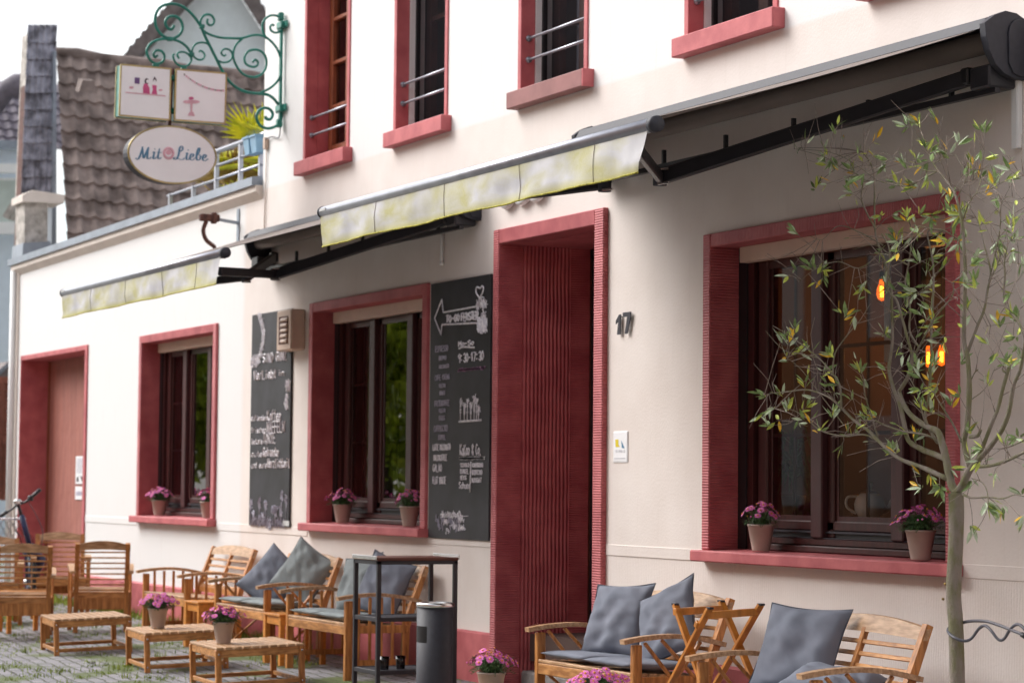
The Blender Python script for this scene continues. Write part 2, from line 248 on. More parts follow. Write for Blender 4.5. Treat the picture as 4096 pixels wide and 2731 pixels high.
# ------------------------------------------------------------------ mesh helpers
class MB:
    def __init__(s): s.v = []; s.f = []; s.m = []; s.sm = []; s.mats = []; s.cur = 0
    def use(s, name):
        if name not in s.mats: s.mats.append(name)
        s.cur = s.mats.index(name); return s
    def add(s, vs, fs, smooth=False):
        o = len(s.v); s.v.extend([tuple(v) for v in vs])
        for f in fs: s.f.append([i+o for i in f]); s.m.append(s.cur); s.sm.append(smooth)
    def box(s, c, d, b=0, X=None):
        x, y, z = d[0]/2, d[1]/2, d[2]/2
        if b <= 0:
            vs = [Vector((i*x, j*y, k*z)) for i in (-1, 1) for j in (-1, 1) for k in (-1, 1)]
            fs = [(0, 1, 3, 2), (4, 6, 7, 5), (0, 4, 5, 1), (2, 3, 7, 6), (0, 2, 6, 4), (1, 5, 7, 3)]
        else:
            b = min(b, x*.9, y*.9, z*.9); vs = []; ix = {}
            for i in (-1, 1):
                for j in (-1, 1):
                    for k in (-1, 1):
                        for a in range(3):
                            ix[i, j, k, a] = len(vs)
                            vs.append(Vector((i*(x-(b if a != 0 else 0)), j*(y-(b if a != 1 else 0)), k*(z-(b if a != 2 else 0)))))
            fs = []
            for q in (-1, 1):
                fs.append([ix[q, j, k, 0] for j, k in ((-1, -1), (1, -1), (1, 1), (-1, 1))])
                fs.append([ix[i, q, k, 1] for i, k in ((-1, -1), (1, -1), (1, 1), (-1, 1))])
                fs.append([ix[i, j, q, 2] for i, j in ((-1, -1), (1, -1), (1, 1), (-1, 1))])
                for p in (-1, 1):
                    fs.append([ix[q, p, -1, 0], ix[q, p, 1, 0], ix[q, p, 1, 1], ix[q, p, -1, 1]])
                    fs.append([ix[q, -1, p, 0], ix[q, 1, p, 0], ix[q, 1, p, 2], ix[q, -1, p, 2]])
                    fs.append([ix[-1, q, p, 1], ix[1, q, p, 1], ix[1, q, p, 2], ix[-1, q, p, 2]])
                    for k in (-1, 1): fs.append([ix[q, p, k, a] for a in range(3)])
        c = Vector(c)
        vs = [(X @ v if X else v)+c for v in vs]
        s.add(vs, fs); return s
    def bb(s, x0, x1, y0, y1, z0, z1, b=0):
        return s.box(((x0+x1)/2, (y0+y1)/2, (z0+z1)/2), (abs(x1-x0), abs(y1-y0), abs(z1-z0)), b)
    def bar(s, p, q, w, h, b=0, up=(0, 0, 1)):
        p = Vector(p); q = Vector(q); d = q-p; l = d.length; X = d/l; up = Vector(up)
        if abs(X.dot(up)) > .98: up = Vector((0, 1, 0))
        Y = up.cross(X).normalized(); Z = X.cross(Y)
        Mx = Matrix((X, Y, Z)).transposed(); return s.box((p+q)/2, (l, w, h), b, Mx)
    def prism(s, pts, vec):
        vec = Vector(vec); a = [Vector(p) for p in pts]; n = len(a); vs = a+[p+vec for p in a]
        fs = [list(range(n)), [n+i for i in range(n)][::-1]]+[[i, (i+1) % n, n+(i+1) % n, n+i] for i in range(n)]
        s.add(vs, fs); return s
    def tube(s, path, rad, n=8, cap=True, sx=1, smooth=True):
        P = [Vector(p) for p in path]; m = len(P)
        if not isinstance(rad, (list, tuple)): rad = [rad]*m
        vs = []; prev = None
        for i in range(m):
            t = (P[min(i+1, m-1)]-P[max(i-1, 0)])
            if t.length < 1e-9: t = Vector((0, 0, 1))
            t.normalize()
            if prev is None:
                a = Vector((0, 0, 1)) if abs(t.z) < .9 else Vector((1, 0, 0)); u = a.cross(t).normalized()
            else:
                u = (prev-t*prev.dot(t)); u = u.normalized() if u.length > 1e-6 else t.orthogonal().normalized()
            prev = u; v = t.cross(u)
            for k in range(n):
                a = 2*math.pi*k/n; vs.append(P[i]+(u*math.cos(a)*sx+v*math.sin(a))*rad[i])
        fs = [[i*n+k, i*n+(k+1) % n, (i+1)*n+(k+1) % n, (i+1)*n+k] for i in range(m-1) for k in range(n)]
        if cap: fs += [list(range(n))[::-1], [(m-1)*n+k for k in range(n)]]
        s.add(vs, fs, smooth); return s
    def lathe(s, prof, c=(0, 0, 0), n=24, flute=0, X=None, smooth=True):
        c = Vector(c); vs = []; m = len(prof)
        for r, z in prof:
            for k in range(n):
                a = 2*math.pi*k/n; rr = r*(1+(flute*(1 if k % 2 else -1) if r > .02 else 0))
                v = Vector((rr*math.cos(a), rr*math.sin(a), z)); vs.append((X @ v if X else v)+c)
        fs = [[i*n+k, i*n+(k+1) % n, (i+1)*n+(k+1) % n, (i+1)*n+k] for i in range(m-1) for k in range(n)]
        s.add(vs, fs, smooth); return s
    def sweep(s, path, ws, hs, side):
        # rectangular section swept along path; side = width direction
        P = [Vector(p) for p in path]; m = len(P); side = Vector(side).normalized(); vs = []
        for i in range(m):
            t = (P[min(i+1, m-1)]-P[max(i-1, 0)]).normalized(); up = side.cross(t).normalized()
            w_ = ws[i] if isinstance(ws, (list, tuple)) else ws; h_ = hs[i] if isinstance(hs, (list, tuple)) else hs
            for a, b in ((-1, -1), (1, -1), (1, 1), (-1, 1)): vs.append(P[i]+side*(a*w_/2)+up*(b*h_/2))
        fs = [[i*4+k, i*4+(k+1) % 4, i*4+4+(k+1) % 4, i*4+4+k] for i in range(m-1) for k in range(4)]
        fs += [[0, 1, 2, 3][::-1], [(m-1)*4+k for k in range(4)]]
        s.add(vs, fs); return s
    def obj(s, name, parent=None, m=None, fix=True, bevel=0):
        me = bpy.data.meshes.new(name); me.from_pydata(s.v, [], s.f)
        if m: me.materials.append(M[m])
        else:
            for k in (s.mats or ['white']): me.materials.append(M[k])
            me.polygons.foreach_set('material_index', s.m)
        me.polygons.foreach_set('use_smooth', s.sm)
        if fix:
            b = bmesh.new(); b.from_mesh(me); bmesh.ops.recalc_face_normals(b, faces=b.faces); b.to_mesh(me); b.free()
        me.update(); o = bpy.data.objects.new(name, me); COL.objects.link(o)
        if parent: o.parent = parent
        if bevel:
            md = o.modifiers.new('edge', 'BEVEL'); md.width = bevel; md.segments = 2; md.limit_method = 'ANGLE'
        return o
def tag(o, label=None, cat=None, group=None, kind=None):
    if label: o['label'] = label
    if cat: o['category'] = cat
    if group: o['group'] = group
    if kind: o['kind'] = kind
    return o
def thing(name, label, cat, loc=(0, 0, 0), rz=0, group=None):
    o = bpy.data.objects.new(name, None); o.empty_display_size = .1; COL.objects.link(o)
    o.location = loc; o.rotation_euler = (0, 0, rz); return tag(o, label, cat, group)
def dup(o, parent=None):
    c = o.copy(); COL.objects.link(c); c.parent = parent
    for ch in list(o.children): dup(ch, c)
    return c
def place(o, loc, rz, label, group=None):
    o.location = loc; o.rotation_euler = (0, 0, rz); o['label'] = label
    if group: o['group'] = group
    return o
def smoothline(pts, k=6):
    P = [Vector(p) for p in pts]; out = []
    for i in range(len(P)-1):
        a = P[max(i-1, 0)]; b = P[i]; c = P[i+1]; d = P[min(i+2, len(P)-1)]
        for j in range(k):
            t = j/k; out.append(.5*((2*b)+(c-a)*t+(2*a-5*b+4*c-d)*t*t+(3*b-a-3*c+d)*t**3))
    out.append(P[-1]); return out
# ------------------------------------------------------------------ ground
def build_ground():
    b = MB(); xs = [-400, -120, -60]+[-36+i*2 for i in range(17)]+[0, 8, 60, 300]; ys = [-300, -60, -20, -8, -4, -2, 0.02, 10, 60, 300]
    vs = [(x, y, G(x, y)) for x in xs for y in ys]; n = len(ys)
    fs = [(i*n+j, (i+1)*n+j, (i+1)*n+j+1, i*n+j+1) for i in range(len(xs)-1) for j in range(n-1)]
    b.add(vs, fs); o = b.obj('ground', None, 'ground'); tag(o, kind='structure')
    # grass in the joints: many short blades, one object
    g = MB(); rnd = random.Random(3)
    def blade(x, y, h, wd):
        a = rnd.uniform(0, 6.28); l = rnd.uniform(-.5, .5)*h; z = G(x, y)-.004
        dx, dy = math.cos(a)*wd, math.sin(a)*wd; lx, ly = math.cos(a+1.4)*l, math.sin(a+1.4)*l
        g.add([(x-dx, y-dy, z), (x+dx, y+dy, z), (x+lx, y+ly, z+h)], [(0, 1, 2)])
    for k in range(520):
        cx = rnd.uniform(-29, -13.5); cy = rnd.uniform(-3.6, -.05)
        if noise.noise(Vector((cx*.8, cy*1.1, 3))) < -.08 and rnd.random() < .8: continue
        r = rnd.uniform(.04, .16); big = rnd.random() < .12
        for q in range(int(rnd.uniform(14, 34))):
            blade(cx+rnd.gauss(0, r), min(-.03, cy+rnd.gauss(0, r*.6)), rnd.uniform(.012, .04)*(2.0 if big else 1), rnd.uniform(.003, .007))
    for k in range(2600):     # thicker strip of grass and weeds along the wall foot and by the kerb at the far end
        x = rnd.uniform(-31, -20); blade(x, -abs(rnd.gauss(0, .10))-.02, rnd.uniform(.03, .12), .008)
    for k in range(3000):
        blade(rnd.uniform(-31, -25.5), rnd.uniform(-3.0, -1.2), rnd.uniform(.04, .13), .01)
    o = g.obj('joint_grass', None, 'grass', fix=False); tag(o, 'short green grass growing between the cobbles', 'grass', kind='stuff')
build_ground()
# ------------------------------------------------------------------ buildings
def world_child(o, root): o.location = -root.location
def grid_wall(b, x0, x1, z0, z1, ops, y=0.0):
    xs = sorted(set([x0, x1]+[v for o in ops for v in o[:2] if x0 < v < x1])); zs = sorted(set([z0, z1]+[v for o in ops for v in o[2:4] if z0 < v < z1]))
    for i in range(len(xs)-1):
        for j in range(len(zs)-1):
            cx = (xs[i]+xs[i+1])/2; cz = (zs[j]+zs[j+1])/2
            if any(o[0] < cx < o[1] and o[2] < cz < o[3] for o in ops): continue
            b.add([(xs[i], y, zs[j]), (xs[i+1], y, zs[j]), (xs[i+1], y, zs[j+1]), (xs[i], y, zs[j+1])], [(0, 1, 2, 3)])
def surround(b, x0, x1, z0, z1, jl=.09, jr=.10, lt=.085, dep=.24, pr=.028, combed=True):
    b.use('red_z' if combed else 'red'); b.bb(x0-jl, x0, -pr, dep, z0, z1+lt*.999, .006); b.bb(x1, x1+jr, -pr, dep, z0, z1+lt*.999, .006)
    b.use('red_x' if combed else 'red'); b.bb(x0+.0005, x1-.0005, -pr+.002, dep, z1, z1+lt, .006)
def gf_window(root, x0, x1, z0, z1, label, kinds=('glassdull', 'glassmirror', 'glassmirror')):
    W_ = x1-x0; s = W_/2.5
    b = MB(); surround(b, x0, x1, z0, z1); win = b.obj('window', root); world_child(win, root); win['label'] = label
    b = MB().use('red'); b.bb(x0-.115, x1+.13, -.10, .001, z0-.07, z0, .008)
    b.add([(x0, 0, z0-.002), (x1, 0, z0-.002), (x1, .24, z0+.012), (x0, .24, z0+.012)], [(0, 1, 2, 3)]); b.obj('sill', win)
    b = MB().use('roller'); b.bb(x0+.10*s, x1, .13, .20, z1-.10, z1-.001, .004); b.obj('roller_blind_box', win)
    X = lambda v: x0+v*s
    b = MB().use('black'); b.bb(x0+.001, X(.10), .185, .24, z0+.01, z1-.001); b.bb(x1-.10*s, x1-.001, .185, .24, z0+.01, z1-.001)
    b.use('winwood'); b.bb(X(.10), X(.17), .195, .27, z0+.01, z1-.1); b.bb(X(.19), X(.30), .215, .29, z0+.01, z1-.1, .008)
    b.bb(X(.17), X(.19), .24, .27, z0+.01, z1-.1)
    b.bb(X(2.40), X(2.42), .215, .29, z0+.01, z1-.1)
    b.bb(X(.17), X(2.42), .225, .30, z1-.15, z1-.10)
    b.bb(X(.17), X(2.42), .16, .30, z0+.012, z0+.05, .006); b.bb(X(.17), X(2.42), .20, .30, z0+.052, z0+.095, .006)
    b.bb(X(.3), X(2.42), .225, .30, z0+.14, z0+.20, .008)
    b.use('black'); b.bb(X(.3), X(2.42), .235, .28, z0+.095, z0+.14)
    b.use('anthra'); b.bb(X(.3), X(2.42), .198, .235, z0+.0955, z0+.1); b.bb(X(.3), X(2.42), .215, .24, z0+.128, z0+.139)
    b.use('winwood')
    for a, c in ((.84, 1.04), (1.68, 1.87)):
        b.use('winpurple'); b.bb(X(a), X(a+.125), .185, .30, z0+.097, z1-.1, .008); b.use('winwood'); b.bb(X(a+.125), X(c), .225, .30, z0+.1, z1-.1, .006)
    b.obj('frame', win)
    ztop = z1-.15; zb = z0+.20
    if kinds[0] == 'glassdull':
        b = MB().use('brownblind'); b.bb(X(.32), X(.95), .36, .38, z0+.2, z1-.1); b.obj('inner_curtain', win)  # brown curtain board added behind the left pane to lighten its interior
    for k, (a, c) in enumerate(((.30, .84), (1.04, 1.68), (1.87, 2.40))):
        b = MB().use('winwood'); t = .022
        for m_ in ((a+c)/2,): b.bb(X(m_)-t/2, X(m_)+t/2, .245, .258, zb, ztop)
        for q in (1/3, 2/3): b.bb(X(a), X(c), .244, .257, zb+(ztop-zb)*q-t/2, zb+(ztop-zb)*q+t/2)
        b.bb(X(a), X(a)+.03, .24, .275, zb, ztop); b.bb(X(c)-.03, X(c), .24, .275, zb, ztop)
        b.bb(X(a)+.03, X(c)-.03, .24, .275, zb, zb+.03)
        b.obj('glazing_bars', win)
        b = MB(); b.add([(X(a)+.03, .243, zb+.03), (X(c)-.03, .243, zb+.03), (X(c)-.03, .243, ztop), (X(a)+.03, .243, ztop)], [(0, 1, 2, 3)]); p = b.obj('pane', win, kinds[k])
    return win
def up_window(root, x0, x1, kind, label, zt=6.3, z0=4.41, faded=False, end=.13, bars=True):
    b = MB(); jl = .055
    b.use('red'); b.bb(x0-jl, x0, -.012, .105, z0, zt+.1, .004); b.bb(x1, x1+jl, -.012, .105, z0, zt+.1, .004); b.bb(x0, x1, -.010, .105, zt, zt+.1)
    win = b.obj('window', root); world_child(win, root); win['label'] = label
    b = MB().use('red_faded' if faded else 'red'); b.bb(x0-jl-.03, x1+jl+.07, -.09, .12, z0-.125, z0, .006)
    if faded: b.use('red'); b.bb(x1+jl+.0705, x1+jl+.085, -.09, .0, z0-.125, z0)
    b.obj('sill', win)
    if kind == 'wood':
        b = MB().use('red'); b.bb(x0-jl, x0, .105, .30, z0, zt); b.bb(x1, x1+jl, .105, .3, z0, zt); b.obj('deep_reveal', win)
        b = MB().use('brownsash'); y = .21
        b.bb(x0, x0+.07, y, y+.06, z0+.0, zt, .006); b.bb(x1-.07, x1, y, y+.06, z0, zt, .006)
        mid = (x0+x1)/2-.04
        b.bb(x0+.085, x0+.14, y-.02, y+.05, z0+.07, zt, .006); b.bb(mid, mid+.05, y-.02, y+.05, z0+.07, zt, .006); b.bb(mid+.06, mid+.11, y-.02, y+.05, z0+.07, zt, .006); b.bb(x1-.14, x1-.085, y-.02, y+.05, z0+.07, zt, .006)
        for k in range(6): b.bb(x0+.14, mid, y-.018, y+.045, z0+.08+k*.40, z0+.115+k*.40+(.03 if k == 0 else 0), .005)
        for k in range(6): b.bb(mid+.11, x1-.14, y-.018, y+.045, z0+.08+k*.40, z0+.115+k*.40, .005)
        b.use('zinc'); b.bb(x0+.07, x1-.07, y-.03, y+.06, z0, z0+.07); b.obj('casement', win)
        b = MB(); b.add([(x0+.1, y+.02, z0+.08), (x1-.1, y+.02, z0+.08), (x1-.1, y+.02, zt), (x0+.1, y+.02, zt)], [(0, 1, 2, 3)]); b.obj('pane', win, 'glass')
        b = MB().use('curtain'); b.bb(x0+.16, x0+.30, y+.12, y+.14, z0+.1, zt); b.obj('curtain', win)
    else:
        b = MB().use('white'); b.bb(x0, x0+.02, .105, .235, z0, zt); b.bb(x1-.02, x1, .105, .235, z0, zt); b.bb(x0+.02, x1-.02, .105, .20, z0, z0+.025); b.obj('white_frame', win)
        b = MB().use('black'); b.bb(x0+.02, x0+.045, .15, .185, z0+.03, zt); b.bb(x1-.045, x1-.02, .15, .185, z0+.03, zt); b.bb(x0+.045, x1-.045, .15, .185, z0+.03, z0+.09)
        b.obj('screen_frame', win)
        b = MB(); b.add([(x0+.045, .168, z0+.09), (x1-.045, .168, z0+.09), (x1-.045, .168, zt), (x0+.045, .168, zt)], [(0, 1, 2, 3)]); b.obj('insect_screen', win, 'screen')
        b = MB().use('darksash'); y = .26
        b.bb(x0, x0+.09, y, y+.06, z0, zt); b.bb(x1-.09, x1, y, y+.06, z0, zt); b.bb((x0+x1)/2-.06, (x0+x1)/2+.06, y-.02, y+.06, z0+.1, zt, .006)
        b.bb(x0+.09, x1-.09, y, y+.06, z0, z0+.13, .006)
        for k in range(1, 5): b.bb(x0+.09, x1-.09, y+.01, y+.05, z0+.02+k*.46, z0+.06+k*.46)
        b.obj('casement', win)
        if kind == 'net':
            b = MB().use('curtain'); b.bb(x0+.2, (x0+x1)/2-.1, y+.09, y+.11, z0+.12, zt); b.bb((x0+x1)/2+.1, x1-.15, y+.09, y+.11, z0+.12, zt); b.obj('curtain', win)
    if bars:
        b = MB().use('alu')
        for z in (z0+.245, z0+.405):
            b.tube([(x0-.0, .05, z), (x1, .05, z)], .011, 8)
            for xx in (x0+.008, x1-.008): b.tube([(xx-.008, .05, z), (xx+.008, .05, z)], .024, 10)
        b.obj('safety_bars', win)
    return win
CX0, CX1 = -21.67, -5.0
cafe = thing('cafe_building', 'cream two storey cafe house with red stone window surrounds and an open red doorway', 'building', (-14, 0, 0))
W2 = (-20.235, -17.80, 1.155, 3.025); W3 = (-13.255, -10.755, 1.108, 3.02); DR = (-16.355, -14.814, .42, 3.305)
UPS = [(-20.53, -19.53, 'wood', 'tall upper window with orange brown wooden casement', False), (-18.43, -17.45, 'dark', 'upper window with white strip and dark insect screen', False),
       (-16.06, -15.05, 'net', 'upper window with net curtain and faded brownish sill', True), (-13.575, -12.545, 'dark', 'upper window cut by the top edge above a bright red sill', False), (-11.45, -10.4, 'dark', 'upper window mostly out of frame', False), (-8.9, -7.9, 'dark', None, False)]
ops = [W2, W3, (DR[0], DR[1], -.2, DR[3])]+[(u[0], u[1], 4.41, 6.3) for u in UPS]
b = MB().use('plaster'); grid_wall(b, CX0, CX1, -.2, 7.4, ops)
def dado(b, segs):
    for a, c in segs: b.bb(a, c, -.006, .002, 1.035, 1.11, .003)
dado(b, ((CX0, W2[0]-.12), (W2[1]+.135, DR[0]-.095), (DR[1]+.14, W3[0]-.118), (W3[1]+.135, CX1)))
o = b.obj('wall', cafe, fix=False); world_child(o, cafe)
b = MB().use('plaster'); b.bb(CX0, CX0+.25, .002, 8, -.2, 7.4); b.bb(CX1-.25, CX1, .002, 8, -.2, 7.4); b.bb(CX0, CX1, 8, 8.25, -.2, 7.4); o = b.obj('outer_walls', cafe); world_child(o, cafe)
b = MB().use('bg1'); b.prism([(CX0-.1, -.25, 7.38), (CX0-.1, 4.1, 10.2), (CX0-.1, 8.5, 7.38)], (CX1-CX0+.2, 0, 0)); o = b.obj('roof', cafe); world_child(o, cafe)
b = MB().use('roomd'); b.bb(CX0+.26, CX1-.26, .25, 7.9, 3.55, 3.8); b.bb(CX0+.26, CX1-.26, .25, 7.9, .2, .40)
b.bb(CX0+.26, CX1-.26, 1.3, 1.4, 3.81, 7.3)
b.bb(-14.55, -14.4, .3, 7.9, .41, 3.54); b.bb(-16.8, -16.6, .3, 7.9, .41, 3.54)
b.use('room'); b.bb(-14.39, CX1-.3, 3.4, 3.5, .41, 3.54); b.bb(CX0+.3, -16.81, 3.4, 3.5, .41, 3.54)
b.bb(CX0+.3, -16.81, .28, .30, 3.05, 3.54); b.bb(-14.39, CX1-.3, .28, .30, 3.05, 3.54); o = b.obj('interior_walls', cafe); world_child(o, cafe)
# plinth
b = MB().use('red')
for a, c in ((CX0, DR[0]-.09), (DR[1]+.135, CX1)):
    b.prism([(a, .0, .40), (a, -.035, .385), (a, -.035, -.2), (a, .0, -.2)], (c-a, 0, 0))
o = b.obj('plinth', cafe); world_child(o, cafe)
for u in UPS:
    up_window(cafe, u[0], u[1], u[2], u[3], faded=u[4])
gf_window(cafe, *W2, 'middle ground floor window with two pots on its sill')
win3 = gf_window(cafe, *W3, 'large ground floor window behind the olive tree', ('glass', 'glass', 'glass'))
# doorway
b = MB(); x0, x1, z0, z1 = DR
b.use('red_z'); b.bb(x0-.092, x0, -.04, .17, -.2, z1+.11, .006); b.bb(x1, x1+.135, -.04, .17, -.2, z1+.11, .006)
b.use('red_x'); b.bb(x0, x1, -.038, .17, z1, z1+.11, .006)
b.use('red_y'); b.bb(x0-.05, x0+.004, .17, .57, -.2, z1); b.bb(x1-.004, x1+.05, .17, .57, -.2, z1); b.use('red'); b.bb(x0, x1, .17, .75, z1-.002, z1+.05)
b.use('red_z'); b.bb(x0-.05, x0, .57, .735, -.2, z1); b.bb(x1, x1+.05, .57, .735, -.2, z1)
o = b.obj('doorway', cafe); world_child(o, cafe)
d = MB().use('black'); d.bb(x0-.05, x1+.05, 1.1, 1.14, .4, z1); d.bb(x0+.02, x0+.055, .735, 1.1, .4, z1); d.bb(x1, x1+.05, .735, 1.1, .4, z1); d.bb(x0, x1, .735, 1.1, z1-.08, z1-.05); d.obj('hallway_shade', o)  # black panels stand in for the shade inside the doorway
d = MB().use('brownsash'); d.bb(x0+.001, x0+.018, .74, .80, .42, z1-.08, .004); d.obj('door_edge', o)
uz = at(2275, 2578, 0, x0).z; b = MB().use('stone'); b.bb(x0+.005, x1-.005, .565, 1.05, -.2, uz, .012); b.bb(x0+.005, x1-.005, .175, .563, -.2, .13, .015)
o = b.obj('door_steps', cafe); world_child(o, cafe)
# annex
annex = thing('annex_building', 'low white annex with flat roof, red gateway and one red window', 'building', (-26, 0, 0))
AX0 = -31.0; W1 = (-25.375, -22.985, 1.14, 2.995); RD = (-30.565, -27.62, -.2, 3.03)
b = MB().use('plaster'); grid_wall(b, AX0, CX0, -.2, 4.24, [W1, RD]); dado(b, ((RD[1]+.1, W1[0]-.12), (W1[1]+.135, CX0)))
o = b.obj('wall', annex, fix=False); world_child(o, annex)
b = MB().use('plaster'); b.bb(AX0, AX0+.25, .002, 6, -.2, 4.24); b.bb(AX0, CX0, 6, 6.2, -.2, 4.3); b.use('zinc').bb(AX0, CX0-.01, .2, 6, 3.95, 4.0)
b.use('roomd').bb(AX0+.3, CX0-.02, 1.6, 1.7, 0, 3.94); o = b.obj('outer_walls', annex); world_child(o, annex)
gf_window(annex, *W1, 'single annex window with two pots')
b = MB().use('cream'); b.prism([(AX0, 0, 4.14), (AX0, -.07, 4.21), (AX0, -.07, 4.27), (AX0, 0, 4.27)], (CX0-AX0, 0, .05)); o = b.obj('cornice', annex); world_child(o, annex)
b = MB().use('zinc'); b.prism([(AX0-.05, -.10, 4.27), (AX0-.05, -.10, 4.35), (AX0-.05, .02, 4.37), (AX0-.05, .30, 4.33), (AX0-.05, .30, 4.2), (AX0-.05, .0, 4.265)], (CX0-AX0+.02, 0, .05)); o = b.obj('parapet_flashing', annex); world_child(o, annex)
b = MB().use('red'); x0, x1, z0, z1 = RD
b.bb(x0-.03, x0, -.02, .36, -.2, z1+.06, .004); b.bb(x1, x1+.09, -.02, .36, -.2, z1+.06, .004); b.bb(x0, x1, -.018, .36, z1, z1+.06, .004)
gate = b.obj('gateway', annex); world_child(gate, annex)
d = MB().use('red_plank'); d.bb(x0+.02, x1-.02, .352, .40, -.1, z1-.002); d.obj('gate', gate)
d = MB().use('brownsash'); d.bb(x0+.001, x0+.05, .335, .351, -.1, z1-.01); d.bb(x1-.85, x1-.80, .33, .351, -.1, z1-.01); d.obj('gate_posts', gate)
b = MB().use('red'); b.prism([(RD[1]+.09, 0, .43), (RD[1]+.09, -.035, .415), (RD[1]+.09, -.035, -.2), (RD[1]+.09, 0, -.2)], (CX0-RD[1]-.0905, 0, 0)); o = b.obj('plinth', annex); world_child(o, annex)
b = MB().use('white'); b.tube([(AX0+.1, -.05, -.1), (AX0+.1, -.05, 4.2)], .045, 10); b.use('cream').bb(AX0-.02, AX0+.22, -.025, .0, -.2, 4.2); o = b.obj('downpipe', annex); world_child(o, annex)
# ------------------------------------------------------------------ background houses
def tiles(b, o0, U, V, nu, nr, pitch, rl, amp, lift=.035, k=6):
    U = Vector(U).normalized(); V = Vector(V).normalized(); Nn = U.cross(V).normalized()
    if Nn.x < 0: Nn = -Nn
    o0 = Vector(o0); n = nu*k+1; rnd = random.Random(nu*nr)
    for r in range(nr):
        vs = []; jit = [rnd.uniform(-.008, .008) for _ in range(nu+1)]
        for i in range(n):
            ph = i/k; h = amp*(.5+.5*math.cos(2*math.pi*ph))**1.6; j = jit[int(ph)]
            base = o0+U*(pitch*ph)
            vs += [base+V*(r*rl+j)+Nn*(h+lift-.045), base+V*(r*rl+j)+Nn*(h+lift), base+V*((r+1.08)*rl)+Nn*(h*.9)]
        fs = []
        for i in range(n-1):
            a = i*3; fs += [(a, a+3, a+4, a+1), (a+1, a+4, a+5, a+2)]
        b.add(vs, fs, False)
PX = lambda px, py, c: CAM+ray(px, py)*c
house = thing('tiled_roof_house', 'house with a steep brown tiled roof rising behind the annex', 'house', (-38, 4, 0))
sl = Vector((-math.cos(R_(54)), .10, math.sin(R_(54))))
rl = .33; ridge = PX(225, 212, 36.2); ridge2 = PX(1062, 262, 36.2)
nr = 14; o0 = Vector((ridge.x, ridge.y-.02, ridge.z))-sl*(nr*rl); o0.z = ridge.z-.33*nr*sl.z
U = Vector((0, 1, -.035)).normalized()
b = MB().use('bg1'); tiles(b, o0, U, sl, 24, nr, .213, rl, .05, .05); o = b.obj('tiled_roof', house, fix=False); world_child(o, house)
b = MB().use('bg1'); top = o0+sl*(nr*rl)
b.tube([top+U*t+Vector((0, 0, .0+.015*math.sin(t*5))) for t in [i*.34 for i in range(16)]], [.10 if i % 2 else .085 for i in range(16)], 10); o2 = b.obj('ridge_tiles', o)
b = MB().use('pier'); p = o0+U*5
b.bb(o0.x-.7, o0.x-.45, o0.y, p.y, 0, o0.z); o = b.obj('house_walls', house, fix=False); world_child(o, house)
v = PX(337, 345, 33.6); b = MB().use('bg1'); b.prism([v+Vector((0, -.13, -.07)), v+Vector((0, .13, -.07)), v+Vector((0, .08, .10)), v+Vector((0, -.08, .10))], (.2, 0, -.05)); o = b.obj('roof_vent', house); world_child(o, house)
# tile-hung gable strip / chimney
ch = thing('tile_clad_chimney', 'tall narrow chimney clad in slate grey tiles beside the brown roof', 'chimney', (-35.2, 1.3, 0))
a = PX(88, 775, 35.4); c_ = PX(206, 775, 35.4); t1 = PX(114, 105, 35.4); t2 = PX(212, 110, 35.4)
b = MB().use('bg2'); hh = (t1-a).length; nrw = 10
tiles(b, a, (c_-a), (t1-a)+Vector((0, 0, 0)), 5, nrw, (c_-a).length/5, hh/nrw, .04, .05)
o = b.obj('tile_cladding', ch, fix=False); world_child(o, ch)
b = MB().use('pier'); b.prism([a+Vector((-.03, .02, 0)), c_+Vector((-.03, -.02, 0)), t2+Vector((-.03, -.03, -.08)), t1+Vector((-.03, .03, -.08))], (-.45, 0, 0)); o = b.obj('chimney_core', ch); world_child(o, ch)
b = MB().use('zinc'); b.prism([PX(206, 985, 35.3), PX(226, 985, 35.3), PX(226, 205, 35.3), PX(214, 205, 35.3)], (-.3, 0, 0)); o = b.obj('side_flashing', ch); world_child(o, ch)
b = MB().use('rust'); b.prism([PX(76, 1000, 35.5), PX(86, 1000, 35.5), PX(110, 340, 35.5), PX(103, 340, 35.5)], (-.3, 0, 0)); o = b.obj('brick_edge', ch); world_child(o, ch)
pr = thing('rendered_pier', 'weathered render pier with a pale slab cap below the slate tiles', 'pier', tuple(PX(145, 980, 34.4)))
b = MB().use('pier'); b.prism([PX(98, 1000, 34.4), PX(190, 1000, 34.4), PX(190, 800, 34.4), PX(98, 800, 34.4)], (-.5, 0, 0)); o = b.obj('shaft', pr); world_child(o, pr)
b = MB().use('cream'); b.prism([PX(90, 806, 34.3), PX(255, 814, 34.3), PX(262, 780, 34.3), PX(130, 760, 34.3), PX(90, 780, 34.3)], (-.62, 0, 0)); o = b.obj('cap_slab', pr); world_child(o, pr)
b = MB().use('zinc'); b.prism([PX(88, 1040, 34.2), PX(215, 1005, 34.2), PX(200, 965, 34.2), PX(92, 972, 34.2)], (-.6, 0, 0)); o = b.obj('base_flashing', pr); world_child(o, pr)
